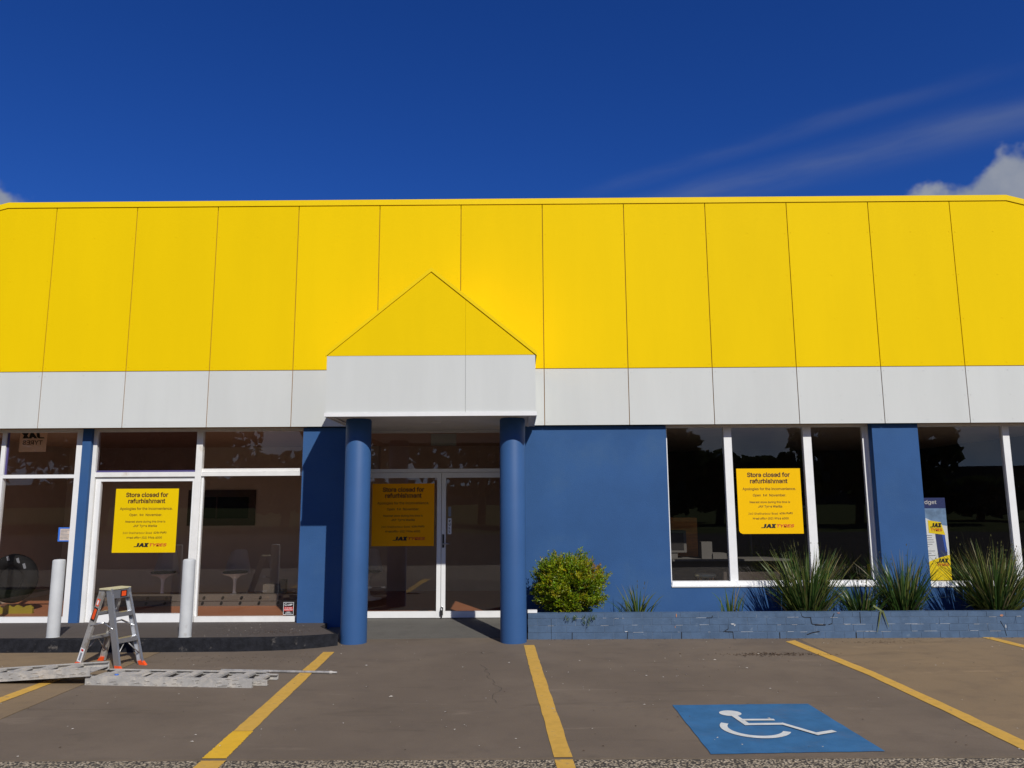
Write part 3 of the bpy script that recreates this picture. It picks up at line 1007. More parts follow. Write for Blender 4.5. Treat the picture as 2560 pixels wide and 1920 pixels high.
# ---- entrance canopy with gable
CX0, CX1, CY = -2.362, 0.238, -1.40
CZB, CZE, CZA = 2.790, 3.520, 4.600
CXA = (CX0 + CX1) / 2 - 0.008
can = MB()
can.prism([(CX0 + .012, CZB + .012), (CX1 - .012, CZB + .012), (CX1 - .012, CZE + .02), (CXA, CZA - .03), (CX0 + .012, CZE + .02)], CY + .014, -0.001)
canopy = can.build('canopy', 'joint_grey', B)
XJ = -0.632
me_parts = [('canopy_panel', 'white_panel', [(CX0, CZB), (XJ - .0016, CZB), (XJ - .0016, CZE - .002), (CX0, CZE - .002)]),
            ('canopy_panel', 'white_panel', [(XJ + .0016, CZB), (CX1, CZB), (CX1, CZE - .002), (XJ + .0016, CZE - .002)])]
slope = (CZA - CZE) / (CXA - CX0)
zj = CZA - (XJ - CXA) * (CZA - CZE) / (CX1 - CXA)
me_parts += [('gable_panel', 'yellow', [(CX0 + .01, CZE + .002), (XJ - .0009, CZE + .002), (XJ - .0009, zj + .02), (CXA, CZA + .02), (CX0 + .001, CZE + .012)]),
             ('gable_panel', 'yellow', [(XJ + .0009, CZE + .002), (CX1 - .01, CZE + .002), (CX1 - .001, CZE + .012), (XJ + .0009, zj + .02)])]
for nme, m, pl in me_parts:
    MB().prism(pl, CY, CY + .012).build(nme, m, canopy)
for xs0, xs1 in ((CX0, CX0 + .0115), (CX1 - .0115, CX1)):
    box('canopy_side', 'white_panel', canopy, xs0, xs1, CY + .0125, -0.002, CZB, CZE)
# bottom flashing, soffit and cornice
fl = MB()
fl.box(CX0 - .012, CX1 + .012, CY - .014, CY - .001, 2.758, 2.806)
fl.box(CX0 - .012, CX0 - .001, CY - .001, -0.003, 2.758, 2.806)
fl.box(CX1 + .001, CX1 + .012, CY - .001, -0.003, 2.758, 2.806)
fl.build('canopy_flashing', 'white', canopy)
box('soffit', 'soffit', canopy, CX0 - .0005, CX1 + .0005, CY - .0005, 0.699, 2.770, 2.776)
co = MB()
co.box(OX0 + .001, OX1 - .001, 0.640, 0.6975, 2.758, 2.7695)
co.box(OX0 + .001, OX1 - .001, 0.665, 0.6975, 2.746, 2.7575)
co.box(CX0 + .06, CX0 + .09, CY + .06, 0.0, 2.755, 2.7695)
co.box(CX1 - .09, CX1 - .06, CY + .06, 0.0, 2.755, 2.7695)
co.build('cornice', 'soffit', canopy)
dlm = MB().lathe([(0.001, 0.0), (0.045, 0.004), (0.062, 0.012), (0.078, 0.018), (0.082, 0.024)], (-1.07, -0.62, 2.745), 20).build('downlight', 'soffit', canopy)
# barge boards and roof sheets
for xa, za, xb, zb, sgn in ((CX0 - .022, CZE - .01, CXA, CZA + .003, -1), (CXA, CZA + .003, CX1 + .022, CZE - .01, 1)):
    h = 0.052
    b = MB()
    b.hexa([(xa, CY - .012, za), (xb, CY - .012, zb), (xb, CY - .001, zb), (xa, CY - .001, za), (xa, CY - .012, za + h), (xb, CY - .012, zb + h), (xb, CY - .001, zb + h), (xa, CY - .001, za + h)])
    b.build('barge_board', 'yellow_trim', canopy)
    b = MB()
    b.hexa([(xa, CY, za + .030), (xb, CY, zb + .030), (xb, -.001, zb + .030), (xa, -.001, za + .030), (xa, CY, za + h), (xb, CY, zb + h), (xb, -.001, zb + h), (xa, -.001, za + h)])
    b.build('roof_sheet', 'yellow_trim', canopy)
# columns
for cx in (-2.035, -0.055):
    cb = MB()
    cb.lathe([(0.001, -0.03), (0.163, -0.03), (0.163, 2.75), (0.150, 2.769), (0.001, 2.769)], (cx, -0.955, 0.0), 40)
    cb.build('column', 'blue_col', B)

# ================================================================== PLANTER
PL = empty('planter_wall', (4.5, -0.74, 0.0), 'low cracked blue painted brick planter wall along the right windows', 'planter')
LV = [-0.022, 0.082, 0.168, 0.254, 0.318]
PX0, PX1, PYF = 0.125, 8.85, -0.80
core = MB()
core.box(PX0 + .004, PX1, PYF + .0035, PYF + .104, -0.02, 0.314)
core.build('mortar', 'mortar', PL)
bm_cache = {}
cracked = {(0, 3.35), (0, 4.25)}
for r in range(4):
    z0, z1 = LV[r] + .003, LV[r + 1] - .003
    off = 0.0 if r % 2 else -0.12
    x = PX0 + off
    while x < PX1:
        a, b_ = max(x + .003, PX0), min(x + .237, PX1)
        if b_ - a > .05:
            full = abs((b_ - a) - .234) < 1e-6
            key = (r, full, random.randrange(4))
            dy, dzj, dxj = random.uniform(-.0012, .0012), random.uniform(-.0012, .0012), random.uniform(-.0015, .0015)
            if not full or key not in bm_cache:
                mb = MB()
                L = (b_ - a) / 2
                mb.box(-L, L, -.055, .055, -(z1 - z0) / 2, (z1 - z0) / 2)
                me, c = mb.mesh('brick', 'brick', 0.0025, 1)
                if full:
                    bm_cache[key] = me
            else:
                me = bm_cache[key]
            place('brick', me, PL, ((a + b_) / 2 + dxj, PYF + .055 + dy, (z0 + z1) / 2 + dzj))
        x += .240
# cracks that step through the joints, and chips of missing paint
ck = MB()


def crack(pts, w):
    for (xa, za), (xb, zb) in zip(pts, pts[1:]):
        ck.beam((xa, PYF - .0022, za), (xb, PYF - .0022, zb), (0, 1, 0), 0.004, w * random.uniform(.35, .95))


crack([(2.05, 0.0), (2.053, 0.082)], .012)
crack([(3.56, 0.318), (3.57, 0.27), (3.60, 0.256), (3.68, 0.252), (3.685, 0.19), (3.70, 0.170), (3.86, 0.165)], .009)
crack([(3.98, 0.30), (3.95, 0.254), (3.945, 0.18), (3.90, 0.165)], .009)
crack([(3.73, 0.160), (3.86, 0.160)], .012)
crack([(3.62, 0.0455), (3.70, 0.072), (3.78, 0.082)], .012)
crack([(3.28, 0.0), (3.28, 0.075)], .014)
crack([(4.235, 0.0), (4.236, 0.07)], .014)
crack([(4.30, 0.315), (4.30, 0.18)], .008)
crack([(2.58, 0.085), (2.64, 0.12), (2.64, 0.165)], .010)
crack([(2.70, 0.0), (2.695, 0.082), (2.60, 0.086)], .012)
crack([(1.37, 0.0), (1.38, 0.09)], .012)
crack([(0.68, 0.0), (0.682, 0.082)], .009)
crack([(0.42, 0.0), (0.42, 0.25)], .006)
crack([(2.37, 0.254), (2.44, 0.255), (2.45, 0.28)], .009)
crack([(6.05, 0.20), (6.09, 0.12), (6.11, 0.02)], .007)
ck.build('crack', 'crack', PL)
sc_ = MB()
for x, z, w, h, m in ((1.995, 0.285, .016, .05, 'scuff'), (1.975, 0.145, .012, .03, 'scuff'), (6.07, 0.268, .05, .03, 'scuff'), (2.70, 0.178, .06, .02, 'scuff_white'),
                      (2.72, 0.165, .025, .03, 'scuff_white'), (6.11, 0.135, .02, .05, 'scuff_white'), (1.36, 0.092, .05, .012, 'scuff_white'), (4.03, 0.306, .05, .012, 'scuff')):
    pts = [(x + w / 2 * cos(t) * random.uniform(.6, 1.1), PYF - .0042, z + h / 2 * sin(t) * random.uniform(.6, 1.1)) for t in [2 * pi * k / 9 for k in range(9)]]
    sc_.face(pts, m)
for _ in range(46):
    x, r = random.uniform(.3, 7), random.choice((1, 2, 3))
    z = LV[r] + random.uniform(-.004, .004)
    w = random.uniform(.02, .16)
    sc_.face([(x, PYF - .0038, z - .0018), (x + w, PYF - .0038, z - .0012), (x + w, PYF - .0038, z + .0016), (x, PYF - .0038, z + .0012)], 'scuff_white')
sc_.build('paint_chip', 'scuff_white', PL)
soil = MB().box(PX0 + .01, PX1, PYF + .112, 0.068, -0.02, 0.195).build('soil', 'soil', PL)
tag(MB().box(0.125, 0.245, -0.775, -0.70, 0.319, 0.352).build('white_block', 'white', None, 0.008, 2), 'small white block lying on the planter end beside the column', 'block')


# ================================================================== PLANTS
def coloured(mb, name, m, parent, cols):
    """cols: one colour per face, in order of creation"""
    bm = mb.bm
    lay = bm.loops.layers.float_color.new('leaf_colour')
    bm.faces.ensure_lookup_table()
    for f, c in zip(bm.faces, cols):
        for lp in f.loops:
            lp[lay] = (c[0], c[1], c[2], 1.0)
    return mb.build(name, m, parent, recalc=False)


def shrub():
    rnd = random.Random(21)
    c = Vector((0.675, -0.40, 0.30))
    sh = empty('leafy_shrub', c, 'round yellow-green leafy shrub with bronze tips in the planter beside the right column', 'shrub')
    mb, cols = MB(), []

    def leaf(p, d, L, W, col):
        d = d.normalized()
        s = d.cross(Vector((rnd.uniform(-1, 1), rnd.uniform(-1, 1), rnd.uniform(-1, 1))))
        if s.length < 1e-3:
            return
        s.normalize()
        n_ = d.cross(s)
        a, m1, t = p, p + d * L * 0.45, p + d * L + n_ * L * -0.12
        mb.face([a, m1 + s * W / 2 + n_ * W * .12, t, m1 - s * W / 2 + n_ * W * .12])
        cols.append(col)

    def colour(pos, depth):
        x, z = pos.x - c.x, pos.z - c.z
        gq = rnd.random()
        green = (0.150 + .08 * gq, 0.230 + .09 * gq, 0.006)
        yel = (0.36, 0.37, 0.010)
        bron = (0.34, 0.20, 0.016)
        red = (0.28, 0.07, 0.02)
        kb_ = max(0, 1 - ((x - .27) ** 2 / .035 + (z - .47) ** 2 / .022)) * .5 + max(0, 1 - (z + .02) / .22) * (0.35 if x > 0 else .12)
        ky = .25 + .35 * max(0, z - .45)
        q = rnd.random()
        if q < kb_:
            cc = bron if rnd.random() < .93 else red
        elif rnd.random() < ky:
            cc = yel
        else:
            cc = green
        k = rnd.uniform(.62, 1.05)
        return tuple(v * k for v in cc)

    cl = 0
    while cl < 330:
        u = rnd.uniform(-1, 1)
        t = rnd.uniform(0, 2 * pi)
        d = Vector((sqrt(1 - u * u) * cos(t), sqrt(1 - u * u) * sin(t), u))
        rr = 1.0 if cl > 110 else rnd.uniform(.35, .85)
        lump = 1 + .09 * sin(5 * t + 3 * u) + .08 * sin(9 * u + 2 * t) + rnd.uniform(-.14, .08)
        pc = c + Vector((d.x * .385 * rr * lump, d.y * .34 * rr * lump, 0.315 + d.z * .325 * rr * lump))
        if pc.z < 0.28 and (rnd.random() < .7 or pc.y > -0.5):
            continue
        if pc.y > 0.0:
            continue
        cl += 1
        base = (d + Vector((rnd.uniform(-.4, .4), rnd.uniform(-.4, .4), rnd.uniform(.1, .9)))).normalized()
        ccol = colour(pc, rr)
        for _ in range(9):
            p = pc + Vector((rnd.gauss(0, .034), rnd.gauss(0, .030), rnd.gauss(0, .030)))
            if p.y > 0.04:
                continue
            ax = (base + Vector((rnd.uniform(-.6, .6), rnd.uniform(-.6, .6), rnd.uniform(-.3, .6)))).normalized()
            L = rnd.uniform(.07, .13)
            k = rnd.randrange(7, 11)
            bc = tuple(v * rnd.uniform(.85, 1.12) for v in (ccol if rnd.random() < .7 else colour(p, rr)))
            for i in range(k):
                q = p + ax * L * (i / k)
                dd = ax * .8 + Vector((rnd.uniform(-1, 1), rnd.uniform(-1, 1), rnd.uniform(-.6, .8)))
                leaf(q, dd, rnd.uniform(.030, .050), rnd.uniform(.011, .018), tuple(v * rnd.uniform(.85, 1.15) for v in bc))
    # a few long sprays that stand out of the round outline
    for ang, ln, zb in ((-1.0, .10, .30), (.2, .14, .40), (.75, .13, .42), (1.3, .12, .35), (-.4, .10, .44), (2.5, .10, .2), (.45, .15, .44), (.0, .12, .42)):
        st = c + Vector((sin(ang) * .33, -.12, .30 + cos(ang) * .30))
        ax = Vector((sin(ang), -.25, cos(ang) * .9 + .2)).normalized()
        for i in range(26):
            q = st + ax * ln * (i / 20)
            leaf(q, ax * .8 + Vector((rnd.uniform(-1, 1), rnd.uniform(-1, 1), rnd.uniform(-.4, .8))), .04, .011, tuple(v * rnd.uniform(.9, 1.2) for v in (.11, .20, .008)))
    # few trailing sprays over the wall; darkened leaves also mimic their shadows
    for x, ln in ((.62, .06), (.83, .10), (.90, .12), (.96, .05), (.72, .05)):
        for i in range(12):
            q = Vector((x + rnd.uniform(-.02, .02), -.83, .31 - ln * i / 11))
            leaf(q, Vector((rnd.uniform(-.7, .7), rnd.uniform(-.5, .1), -.8)), .04, .011, tuple(v * .6 for v in (.10, .16, .010)))
    tag(coloured(mb, 'foliage', 'leaf', sh, cols), kind='stuff')
    st = MB()
    for _ in range(16):
        a = rnd.uniform(0, 2 * pi)
        r0, r1 = rnd.uniform(0, .06), rnd.uniform(.1, .3)
        st.tube([(c.x + r0 * cos(a), c.y + r0 * sin(a), .25), (c.x + r1 * .5 * cos(a), c.y + r1 * .5 * sin(a), .45), (c.x + r1 * cos(a), c.y + r1 * .8 * sin(a), .62 + rnd.uniform(0, .2))],
                [.008, .006, .004], 5)
    st.build('stem', 'bark', sh)


shrub()


def strap_plant(x, y, height, spread, nb, seed, label, width=.011, olive=.3, droop=.5, heads=0, zb=.190):
    rnd = random.Random(seed)
    height += .06
    root = empty('strap_leaf_plant', (x, y, zb), label, 'plant', 'strap leaved plants in the brick planter')
    mb, cols = MB(), []

    def blade(p0, dirx, diry, lean, L, W, bend, col, n=6, tip=None):
        p = Vector(p0)
        az_ = atan2(diry, dirx)
        th = lean
        side = Vector((-sin(az_), cos(az_), 0))
        tw = rnd.uniform(-1.2, 1.2)
        side = (side * cos(tw) + Vector((cos(az_), sin(az_), 0)) * sin(tw)).normalized()
        prev = None
        for i in range(n + 1):
            f = i / n
            w = W * (1 - f ** 2.2) * (.75 + .25 * min(1, f * 5)) + .0012
            a, b_ = p - side * w / 2, p + side * w / 2
            va, vb = mb.bm.verts.new(a), mb.bm.verts.new(b_)
            if prev:
                mb.bm.faces.new((prev[0], prev[1], vb, va)).smooth = True
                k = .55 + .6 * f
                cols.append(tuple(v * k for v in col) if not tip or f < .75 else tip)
            prev = (va, vb)
            th += bend / n * (0.4 + 1.2 * f)
            p = p + Vector((cos(az_) * sin(th), sin(az_) * sin(th), cos(th))) * (L / n)
            # never through the window glass or wall
            if p.y > 0.035:
                p.y = 0.035 - rnd.uniform(0, .02)

    for i in range(nb):
        a = rnd.uniform(0, 2 * pi)
        r = rnd.uniform(0, .12) * (1 + spread)
        q = rnd.random()
        lean = spread * (q ** .8) * 1.05
        L = height * rnd.uniform(.62, 1.06) / max(.45, cos(min(lean, 1.1)) ** .35)
        if lean > spread * .8:
            L *= rnd.uniform(.45, .85)
        k = rnd.uniform(.7, 1.2)
        if rnd.random() < olive:
            col = (0.150 * k, 0.178 * k, 0.042 * k)
        else:
            col = (0.046 * k, 0.098 * k, 0.020 * k)
        if rnd.random() < .05:
            col = (0.26, 0.21, 0.11)
        tip = (0.16, 0.13, 0.045) if rnd.random() < .15 else None
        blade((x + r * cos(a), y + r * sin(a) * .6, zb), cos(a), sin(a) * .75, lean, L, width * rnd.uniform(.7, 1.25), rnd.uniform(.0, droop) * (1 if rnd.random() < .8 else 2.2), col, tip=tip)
    # dead thatch low down
    for i in range(nb // 7):
        a = rnd.uniform(0, 2 * pi)
        blade((x + .05 * cos(a), y + .04 * sin(a), zb), cos(a), sin(a) * .7, rnd.uniform(.8, 1.3), height * rnd.uniform(.3, .5), width * .8, rnd.uniform(.4, 1.2), (0.20, 0.17, 0.09))
    # flower stalks with small seed heads
    for i in range(heads):
        a = rnd.uniform(0, 2 * pi)
        lean = rnd.uniform(.0, spread * .8)
        L = height * rnd.uniform(1.0, 1.18)
        col = (0.09, 0.10, 0.03)
        blade((x + .04 * cos(a), y + .03 * sin(a), zb), cos(a), sin(a) * .6, lean, L, .004, rnd.uniform(-.1, .3), col, 6)
        for k in range(3):
            f = rnd.uniform(.72, .98)
            th = lean + .1
            p = Vector((x + cos(a) * sin(th) * L * f, min(.0, y + sin(a) * .6 * sin(th) * L * f), zb + cos(th) * L * f))
            mb.face([p, p + Vector((.006, -.003, .010)), p + Vector((.001, .0, .030)), p + Vector((-.005, .003, .012))])
            cols.append((0.10, 0.095, 0.03))
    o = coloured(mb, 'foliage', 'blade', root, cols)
    tag(o, kind='stuff')
    return root


strap_plant(1.57, -0.45, .40, .62, 62, 31, 'small strappy plant with pale tips just right of the round shrub', .020, .40, .9, 2)
strap_plant(2.79, -0.42, .37, .36, 30, 32, 'smallest strappy plant under the first mullion of the three-light window', .020, .25, .5)
strap_plant(3.80, -0.40, .86, .74, 470, 33, 'large spiky olive plant in front of the three-light window', .017, .42, .55, 18)
strap_plant(4.50, -0.40, .50, .60, 130, 34, 'short bushy strappy plant between two taller ones below the window corner', .018, .30, 1.0, 5)
strap_plant(5.06, -0.38, .82, .58, 240, 35, 'dark green strappy plant in front of the blue pier', .019, .16, .7, 5)
strap_plant(6.26, -0.40, .90, .80, 560, 36, 'largest spiky olive plant at the right edge under the banner window', .017, .46, .5, 20)
# a broken stalk hanging over the wall
hs_ = MB()
for x0, x1, zz in ((4.56, 4.49, .07), (4.58, 4.64, .13)):
    hs_.face([(x0 - .012, -.818, .335), (x0 + .012, -.818, .335), (x1 + .004, -.825, zz), (x1 - .001, -.825, zz)])
hs_.face([(4.48, -.78, .38), (4.50, -.76, .40), (4.575, -.815, .338), (4.555, -.822, .330)])
blm = bpy.data.materials.new('broken_blade')
blm.use_nodes = True
blm.node_tree.nodes['Principled BSDF'].inputs['Base Color'].default_value = (.10, .12, .03, 1)
MT['broken'] = blm
tag(hs_.build('fallen_leaf_blade', 'broken'), 'bent green leaf blade hanging over the planter wall', 'leaf')

# ================================================================== BOLLARDS
bo = MB().lathe([(0.001, 0.0), (0.074, 0.0), (0.074, 0.008), (0.0715, 0.010), (0.0715, 0.885), (0.068, 0.897), (0.055, 0.905), (0.001, 0.910)], (0, 0, 0), 32)
me, c = bo.mesh('bollard', 'bollard')
for x, y, lab in ((-5.545, -1.335, 'white steel bollard on the footpath left of the stepladder'), (-3.95, -1.375, 'white steel bollard on the footpath right of the stepladder')):
    o = place('bollard', me, None, (x, y, 0.143 + .455))
    tag(o, lab, 'bollard', 'white bollards on the footpath')

# ================================================================== STEPLADDER
LC = Vector((-4.375, -2.24, 0))
wv = Vector((.38, .925, 0)).normalized()
sv = Vector((wv.y, -wv.x, 0))
HT = .80
LAD = empty('stepladder', LC, 'short aluminium double-sided stepladder with orange feet beside the kerb', 'stepladder')
legs = {}
for sgn, nm in ((1, 'F'), (-1, 'R')):
    for wsn in (-1, 1):
        foot = LC + sv * (.285 * sgn) + wv * (.155 * wsn) + Vector((0, 0, .018))
        topp = LC + sv * (.048 * sgn) + wv * (.120 * wsn) + Vector((0, 0, HT - .004))
        legs[(sgn, wsn)] = (foot, topp)
        b = MB()
        # channel section: web plus two flanges
        ax = (topp - foot).normalized()
        wd = sv - ax * sv.dot(ax)
        wd.normalize()
        td = ax.cross(wd)
        if td.dot(wv * wsn) < 0:
            td = -td
        b.beam(foot, topp, sv, .074, .004)
        for e in (-1, 1):
            off = wd * (.035 * e) - td * .012
            b.beam(foot + off, topp + off, sv, .004, .022)
        b.build('rail', 'alu' if sgn > 0 else 'alu_scuffed', LAD)
        fb = MB()
        q = foot - Vector((0, 0, .018))
        toe = sv * .03 * sgn
        fb.hexa([q - sv * .045 - td * .02 + toe, q + sv * .045 - td * .02 + toe, q + sv * .045 + td * .012 + toe, q - sv * .045 + td * .012 + toe,
                 q - sv * .034 - td * .02 + Vector((0, 0, .042)), q + sv * .034 - td * .02 + Vector((0, 0, .042)), q + sv * .034 + td * .006 + Vector((0, 0, .042)), q - sv * .034 + td * .006 + Vector((0, 0, .042))])
        fb.build('foot', 'orange', LAD, 0.004)


def along(sgn, wsn, h):
    f, t = legs[(sgn, wsn)]
    k = (h - f.z) / (t.z - f.z)
    return f + (t - f) * k


for sgn in (1, -1):
    for h in (.30, .56):
        a, b_ = along(sgn, -1, h), along(sgn, 1, h)
        b = MB()
        b.beam(a + wv * .004, b_ - wv * .004, sv, .075, .004)
        b.beam(a + wv * .004 + sv * .036 * sgn - Vector((0, 0, .022)), b_ - wv * .004 + sv * .036 * sgn - Vector((0, 0, .022)), sv, .004, .044)
        b.beam(a + wv * .004 - sv * .036 * sgn - Vector((0, 0, .012)), b_ - wv * .004 - sv * .036 * sgn - Vector((0, 0, .012)), sv, .004, .024)
        b.build('tread', 'alu', LAD)
    # diagonal stays under the bottom tread
    b = MB()
    for wsn in (-1, 1):
        b.tube([along(sgn, wsn, .12) - wv * .01 * wsn, along(sgn, 1, .275) * .5 + along(sgn, -1, .275) * .5], .006, 6)
    b.build('stay', 'alu_scuffed', LAD)
for wsn in (-1, 1):
    a, m_, e = along(1, wsn, .40), LC + wv * .11 * wsn + Vector((0, 0, .455)), along(-1, wsn, .42)
    b = MB()
    b.tube([a, m_], .009, 6)
    b.tube([m_, e], .009, 6)
    b.build('spreader', 'alu', LAD)
ptop = MB()
cs = [LC + sv * a * .075 + wv * b_ * .138 for a, b_ in ((-1, -1), (1, -1), (1, 1), (-1, 1))]
ptop.hexa([p + Vector((0, 0, HT - .002)) for p in cs] + [p + Vector((0, 0, HT + .012)) for p in cs])
ptop.build('top_step', 'cream', LAD, 0.003)
hd = MB()
for sgn in (1, -1):
    hd.beam(along(sgn, -1, HT - .05) + sv * .034 * sgn, along(sgn, 1, HT - .05) + sv * .034 * sgn, Vector((0, 0, 1)), .085, .004)
hd.build('head_plate', 'alu', LAD)


def rail_sticker(sgn, wsn, h0, h1, w, m, off=.0045):
    a, b_ = along(sgn, wsn, h0), along(sgn, wsn, h1)
    ax = (b_ - a).normalized()
    wd = (sv - ax * sv.dot(ax)).normalized()
    td = ax.cross(wd)
    if td.dot(wv * wsn) < 0:
        td = -td
    b = MB()
    b.face([a - wd * w + td * off, a + wd * w + td * off, b_ + wd * w + td * off, b_ - wd * w + td * off])
    b.build('sticker', m, LAD)


rail_sticker(-1, -1, .47, .61, .030, 'black', .0032)
rail_sticker(-1, -1, .49, .595, .020, 'orange', .0045)
rail_sticker(-1, -1, .625, .70, .022, 'orange', .0032)
rail_sticker(-1, -1, .638, .686, .012, 'paper', .0045)
rail_sticker(-1, -1, .045, .185, .032, 'paper', .0032)
rail_sticker(-1, -1, .155, .175, .018, 'red', .0045)
rail_sticker(-1, -1, .06, .14, .014, 'grey_print', .0045)
b = MB()
q0 = along(1, 1, HT - .05) * .62 + along(1, -1, HT - .05) * .38 + sv * .0375
for w, h, o_, m in ((.042, .035, 0, 'black'), (.028, .026, .0012, 'orange')):
    b.face([q0 + sv * o_ - wv * w - Vector((0, 0, h)), q0 + sv * o_ + wv * w - Vector((0, 0, h)), q0 + sv * o_ + wv * w + Vector((0, 0, h)), q0 + sv * o_ - wv * w + Vector((0, 0, h))], m)
b.build('sticker', 'orange', LAD)

# ================================================================== LADDERS AND POLE ON THE GROUND
def flat_ladder(name, label, sections, m='splat'):
    """sections: list of (start xyz, end xyz, width, rail height, rung phase); the near rail runs start to end on its lower edge"""
    c0 = (Vector(sections[0][0]) + Vector(sections[0][1])) / 2
    root = empty(name, (c0.x, c0.y, 0), label, 'ladder')
    rnd = random.Random(len(label))
    for s, e, wdt, rh, ph in sections:
        s, e = Vector(s), Vector(e)
        d = (e - s)
        L = d.length
        d.normalize()
        nrm = Vector((-d.y, d.x, 0)).normalized()      # away from the viewer
        upv = d.cross(nrm) * -1
        if upv.z < 0:
            upv = -upv
        for k in (0, 1):
            b = MB()
            o = nrm * (wdt * k) + upv * (rh / 2)
            b.beam(s + o, e + o, upv, rh, .006)
            for h in (-1, 1):
                oo = o + upv * (rh / 2 - .004) * h + nrm * (.014 * (1 if k == 0 else -1))
                b.beam(s + oo, e + oo, upv, .007, .030)
            # lumps of dried paint on the outer faces
            for _ in range(32 if k == 0 else 6):
                f, v = rnd.random(), rnd.uniform(.06, .94)
                p = s + d * L * f + upv * rh * v + nrm * (-.004)
                w, h = rnd.uniform(.004, .035), rnd.uniform(.003, .010)
                b.hexa([p - d * w - upv * h, p + d * w - upv * h * .5, p + d * w * .8 - upv * h + nrm * .003, p - d * w + nrm * .003,
                        p - d * w * .6 + upv * h * .4 - nrm * .004, p + d * w * .6 + upv * h - nrm * .005, p + d * w * .5 + upv * h, p - d * w * .6 + upv * h])
            b.build('rail', m, root)
        x = ph
        while x < L - .04:
            p = s + d * x + upv * (rh * .52)
            b = MB()
            b.beam(p + upv * (rh * .30), p + nrm * wdt + upv * (rh * .30), d, .085, .020)
            b.beam(p + upv * (rh * .30 + .012), p + nrm * wdt + upv * (rh * .30 + .012), d, .060, .006)
            b.build('rung', 'splat', root, 0.004)
            x += .27
    return root


el_ = flat_ladder('extension_ladder', 'paint splattered two-section aluminium ladder lying flat on the brown car park',
                  [((-4.14, -3.135, 0.0), (-2.49, -3.285, 0.0), .34, .080, .16), ((-3.93, -3.085, 0.004), (-2.37, -3.215, 0.004), .27, .050, .10)])
b = MB()
b.lathe([(0.001, 0), (.017, 0), (.019, .004), (.017, .008), (0.001, .008)], (0, 0, 0), 14)
me, c = b.mesh('sticker', 'tape')
# round blue sticker stuck to the deck plate at the left end
dk = MB()
dk.beam((-4.10, -2.985, .060), (-3.62, -3.03, .060), (0, 1, 0), .25, .004)
dk.build('end_plate', 'splat', el_)
o = place('sticker', me, el_, (-3.905, -3.01, .067))
sp = flat_ladder('aluminium_trestle', 'paint caked aluminium trestle section propped on the left ladder end',
                 [((-5.30, -3.06, 0.0), (-4.08, -3.165, .086), .30, .080, .12)])
dk = MB()
dk.hexa([(-5.28, -3.03, .030), (-4.09, -3.135, .113), (-4.06, -2.855, .113), (-5.25, -2.75, .030), (-5.28, -3.03, .036), (-4.09, -3.135, .119), (-4.06, -2.855, .119), (-5.25, -2.75, .036)])
dk.build('deck', 'splat', sp)
pole = empty('roller_pole', (-2.4, -2.66, 0), 'thin grey paint roller pole lying right of the flat ladders', 'pole')
MB().tube([(-3.05, -2.578, .014), (-1.905, -2.698, .014)], .0135, 12).build('tube', 'splat_dark', pole)
MB().tube([(-1.905, -2.698, .014), (-1.885, -2.700, .014), (-1.87, -2.7015, .014), (-1.83, -2.706, .014)], [.016, .016, .010, .009], 10).build('tip', 'splat', pole)


# ================================================================== NOTICES
def poster(x0, x1, z0, z1, y, label, m='poster', curl=False):
    W, H = x1 - x0, z1 - z0
    if curl:
        pl = [(x0 + .05, z0), (x1, z0), (x1, z1), (x0, z1), (x0, z0 + .045), (x0 + .015, z0 + .015)]
    else:
        pl = [(x0, z0), (x1, z0), (x1, z1), (x0, z1)]
    p = MB().prism(pl, y - .004, y).build('notice_poster', m)
    tag(p, label, 'notice', 'yellow store closed notices')
    yy = y - .0052
    cx = (x0 + x1) / 2
    for body, fz, fw, bold in (('Store closed for', .096, .67, .026), ('refurbishment', .193, .59, .026), ('Apologies for the inconvenience.', .319, .835, 0.008), 
                               ('Nearest store during this time is', .521, .63, 0.008), ('JAX Tyres Warilla', .588, .375, .012), ('Head office (02) 9964 4000', .769, .557, .012)):
        text(body, 'maroon', p, cx, yy, z1 - fz * H, width=fw * W, bold=bold)
    zz = z1 - .691 * H
    xl = cx - .345 * W
    text('260 Shellharbour Road', 'maroon', p, xl, yy, zz - .002, width=.46 * W, align='L')
    text('4286 7670', 'maroon', p, xl + .69 * W, yy, zz + .001, width=.205 * W, align='R', bold=.015)
    text('Open', 'maroon', p, cx - .26 * W, yy, z1 - .416 * H, width=.123 * W, align='L', bold=.008)
    text('1st', 'maroon', p, cx - .098 * W, yy, z1 - .411 * H, width=.062 * W, align='L', bold=.008)
    text('November.', 'maroon', p, cx + .26 * W, yy, z1 - .412 * H, width=.262 * W, align='R', bold=.008)
    zl = z1 - .882 * H
    jax('ink', p, x0 + .345 * W, x0 + .575 * W, zl - .031 * H, zl + .031 * H, yy)
    text('TYRES', 'red', p, x0 + .587 * W, yy - .0004, zl + .001 * H, width=.272 * W, height=.047 * H, align='L', bold=.022, shear=.25)
    return p


poster(-5.772, -4.866, 1.024, 1.925, YG + .018, 'yellow store closed notice on the sliding door behind the stepladder')
poster(-2.155, -1.232, 1.073, 1.988, YD + .026, 'yellow store closed notice recoloured orange to look shaded, on the left entrance door between the columns', 'poster_shade_tint')
poster(3.130, 4.036, 1.245, 2.160, YG3 - .003, 'store closed notice in the middle light of the right window, with a curled corner', 'poster_warm', True)

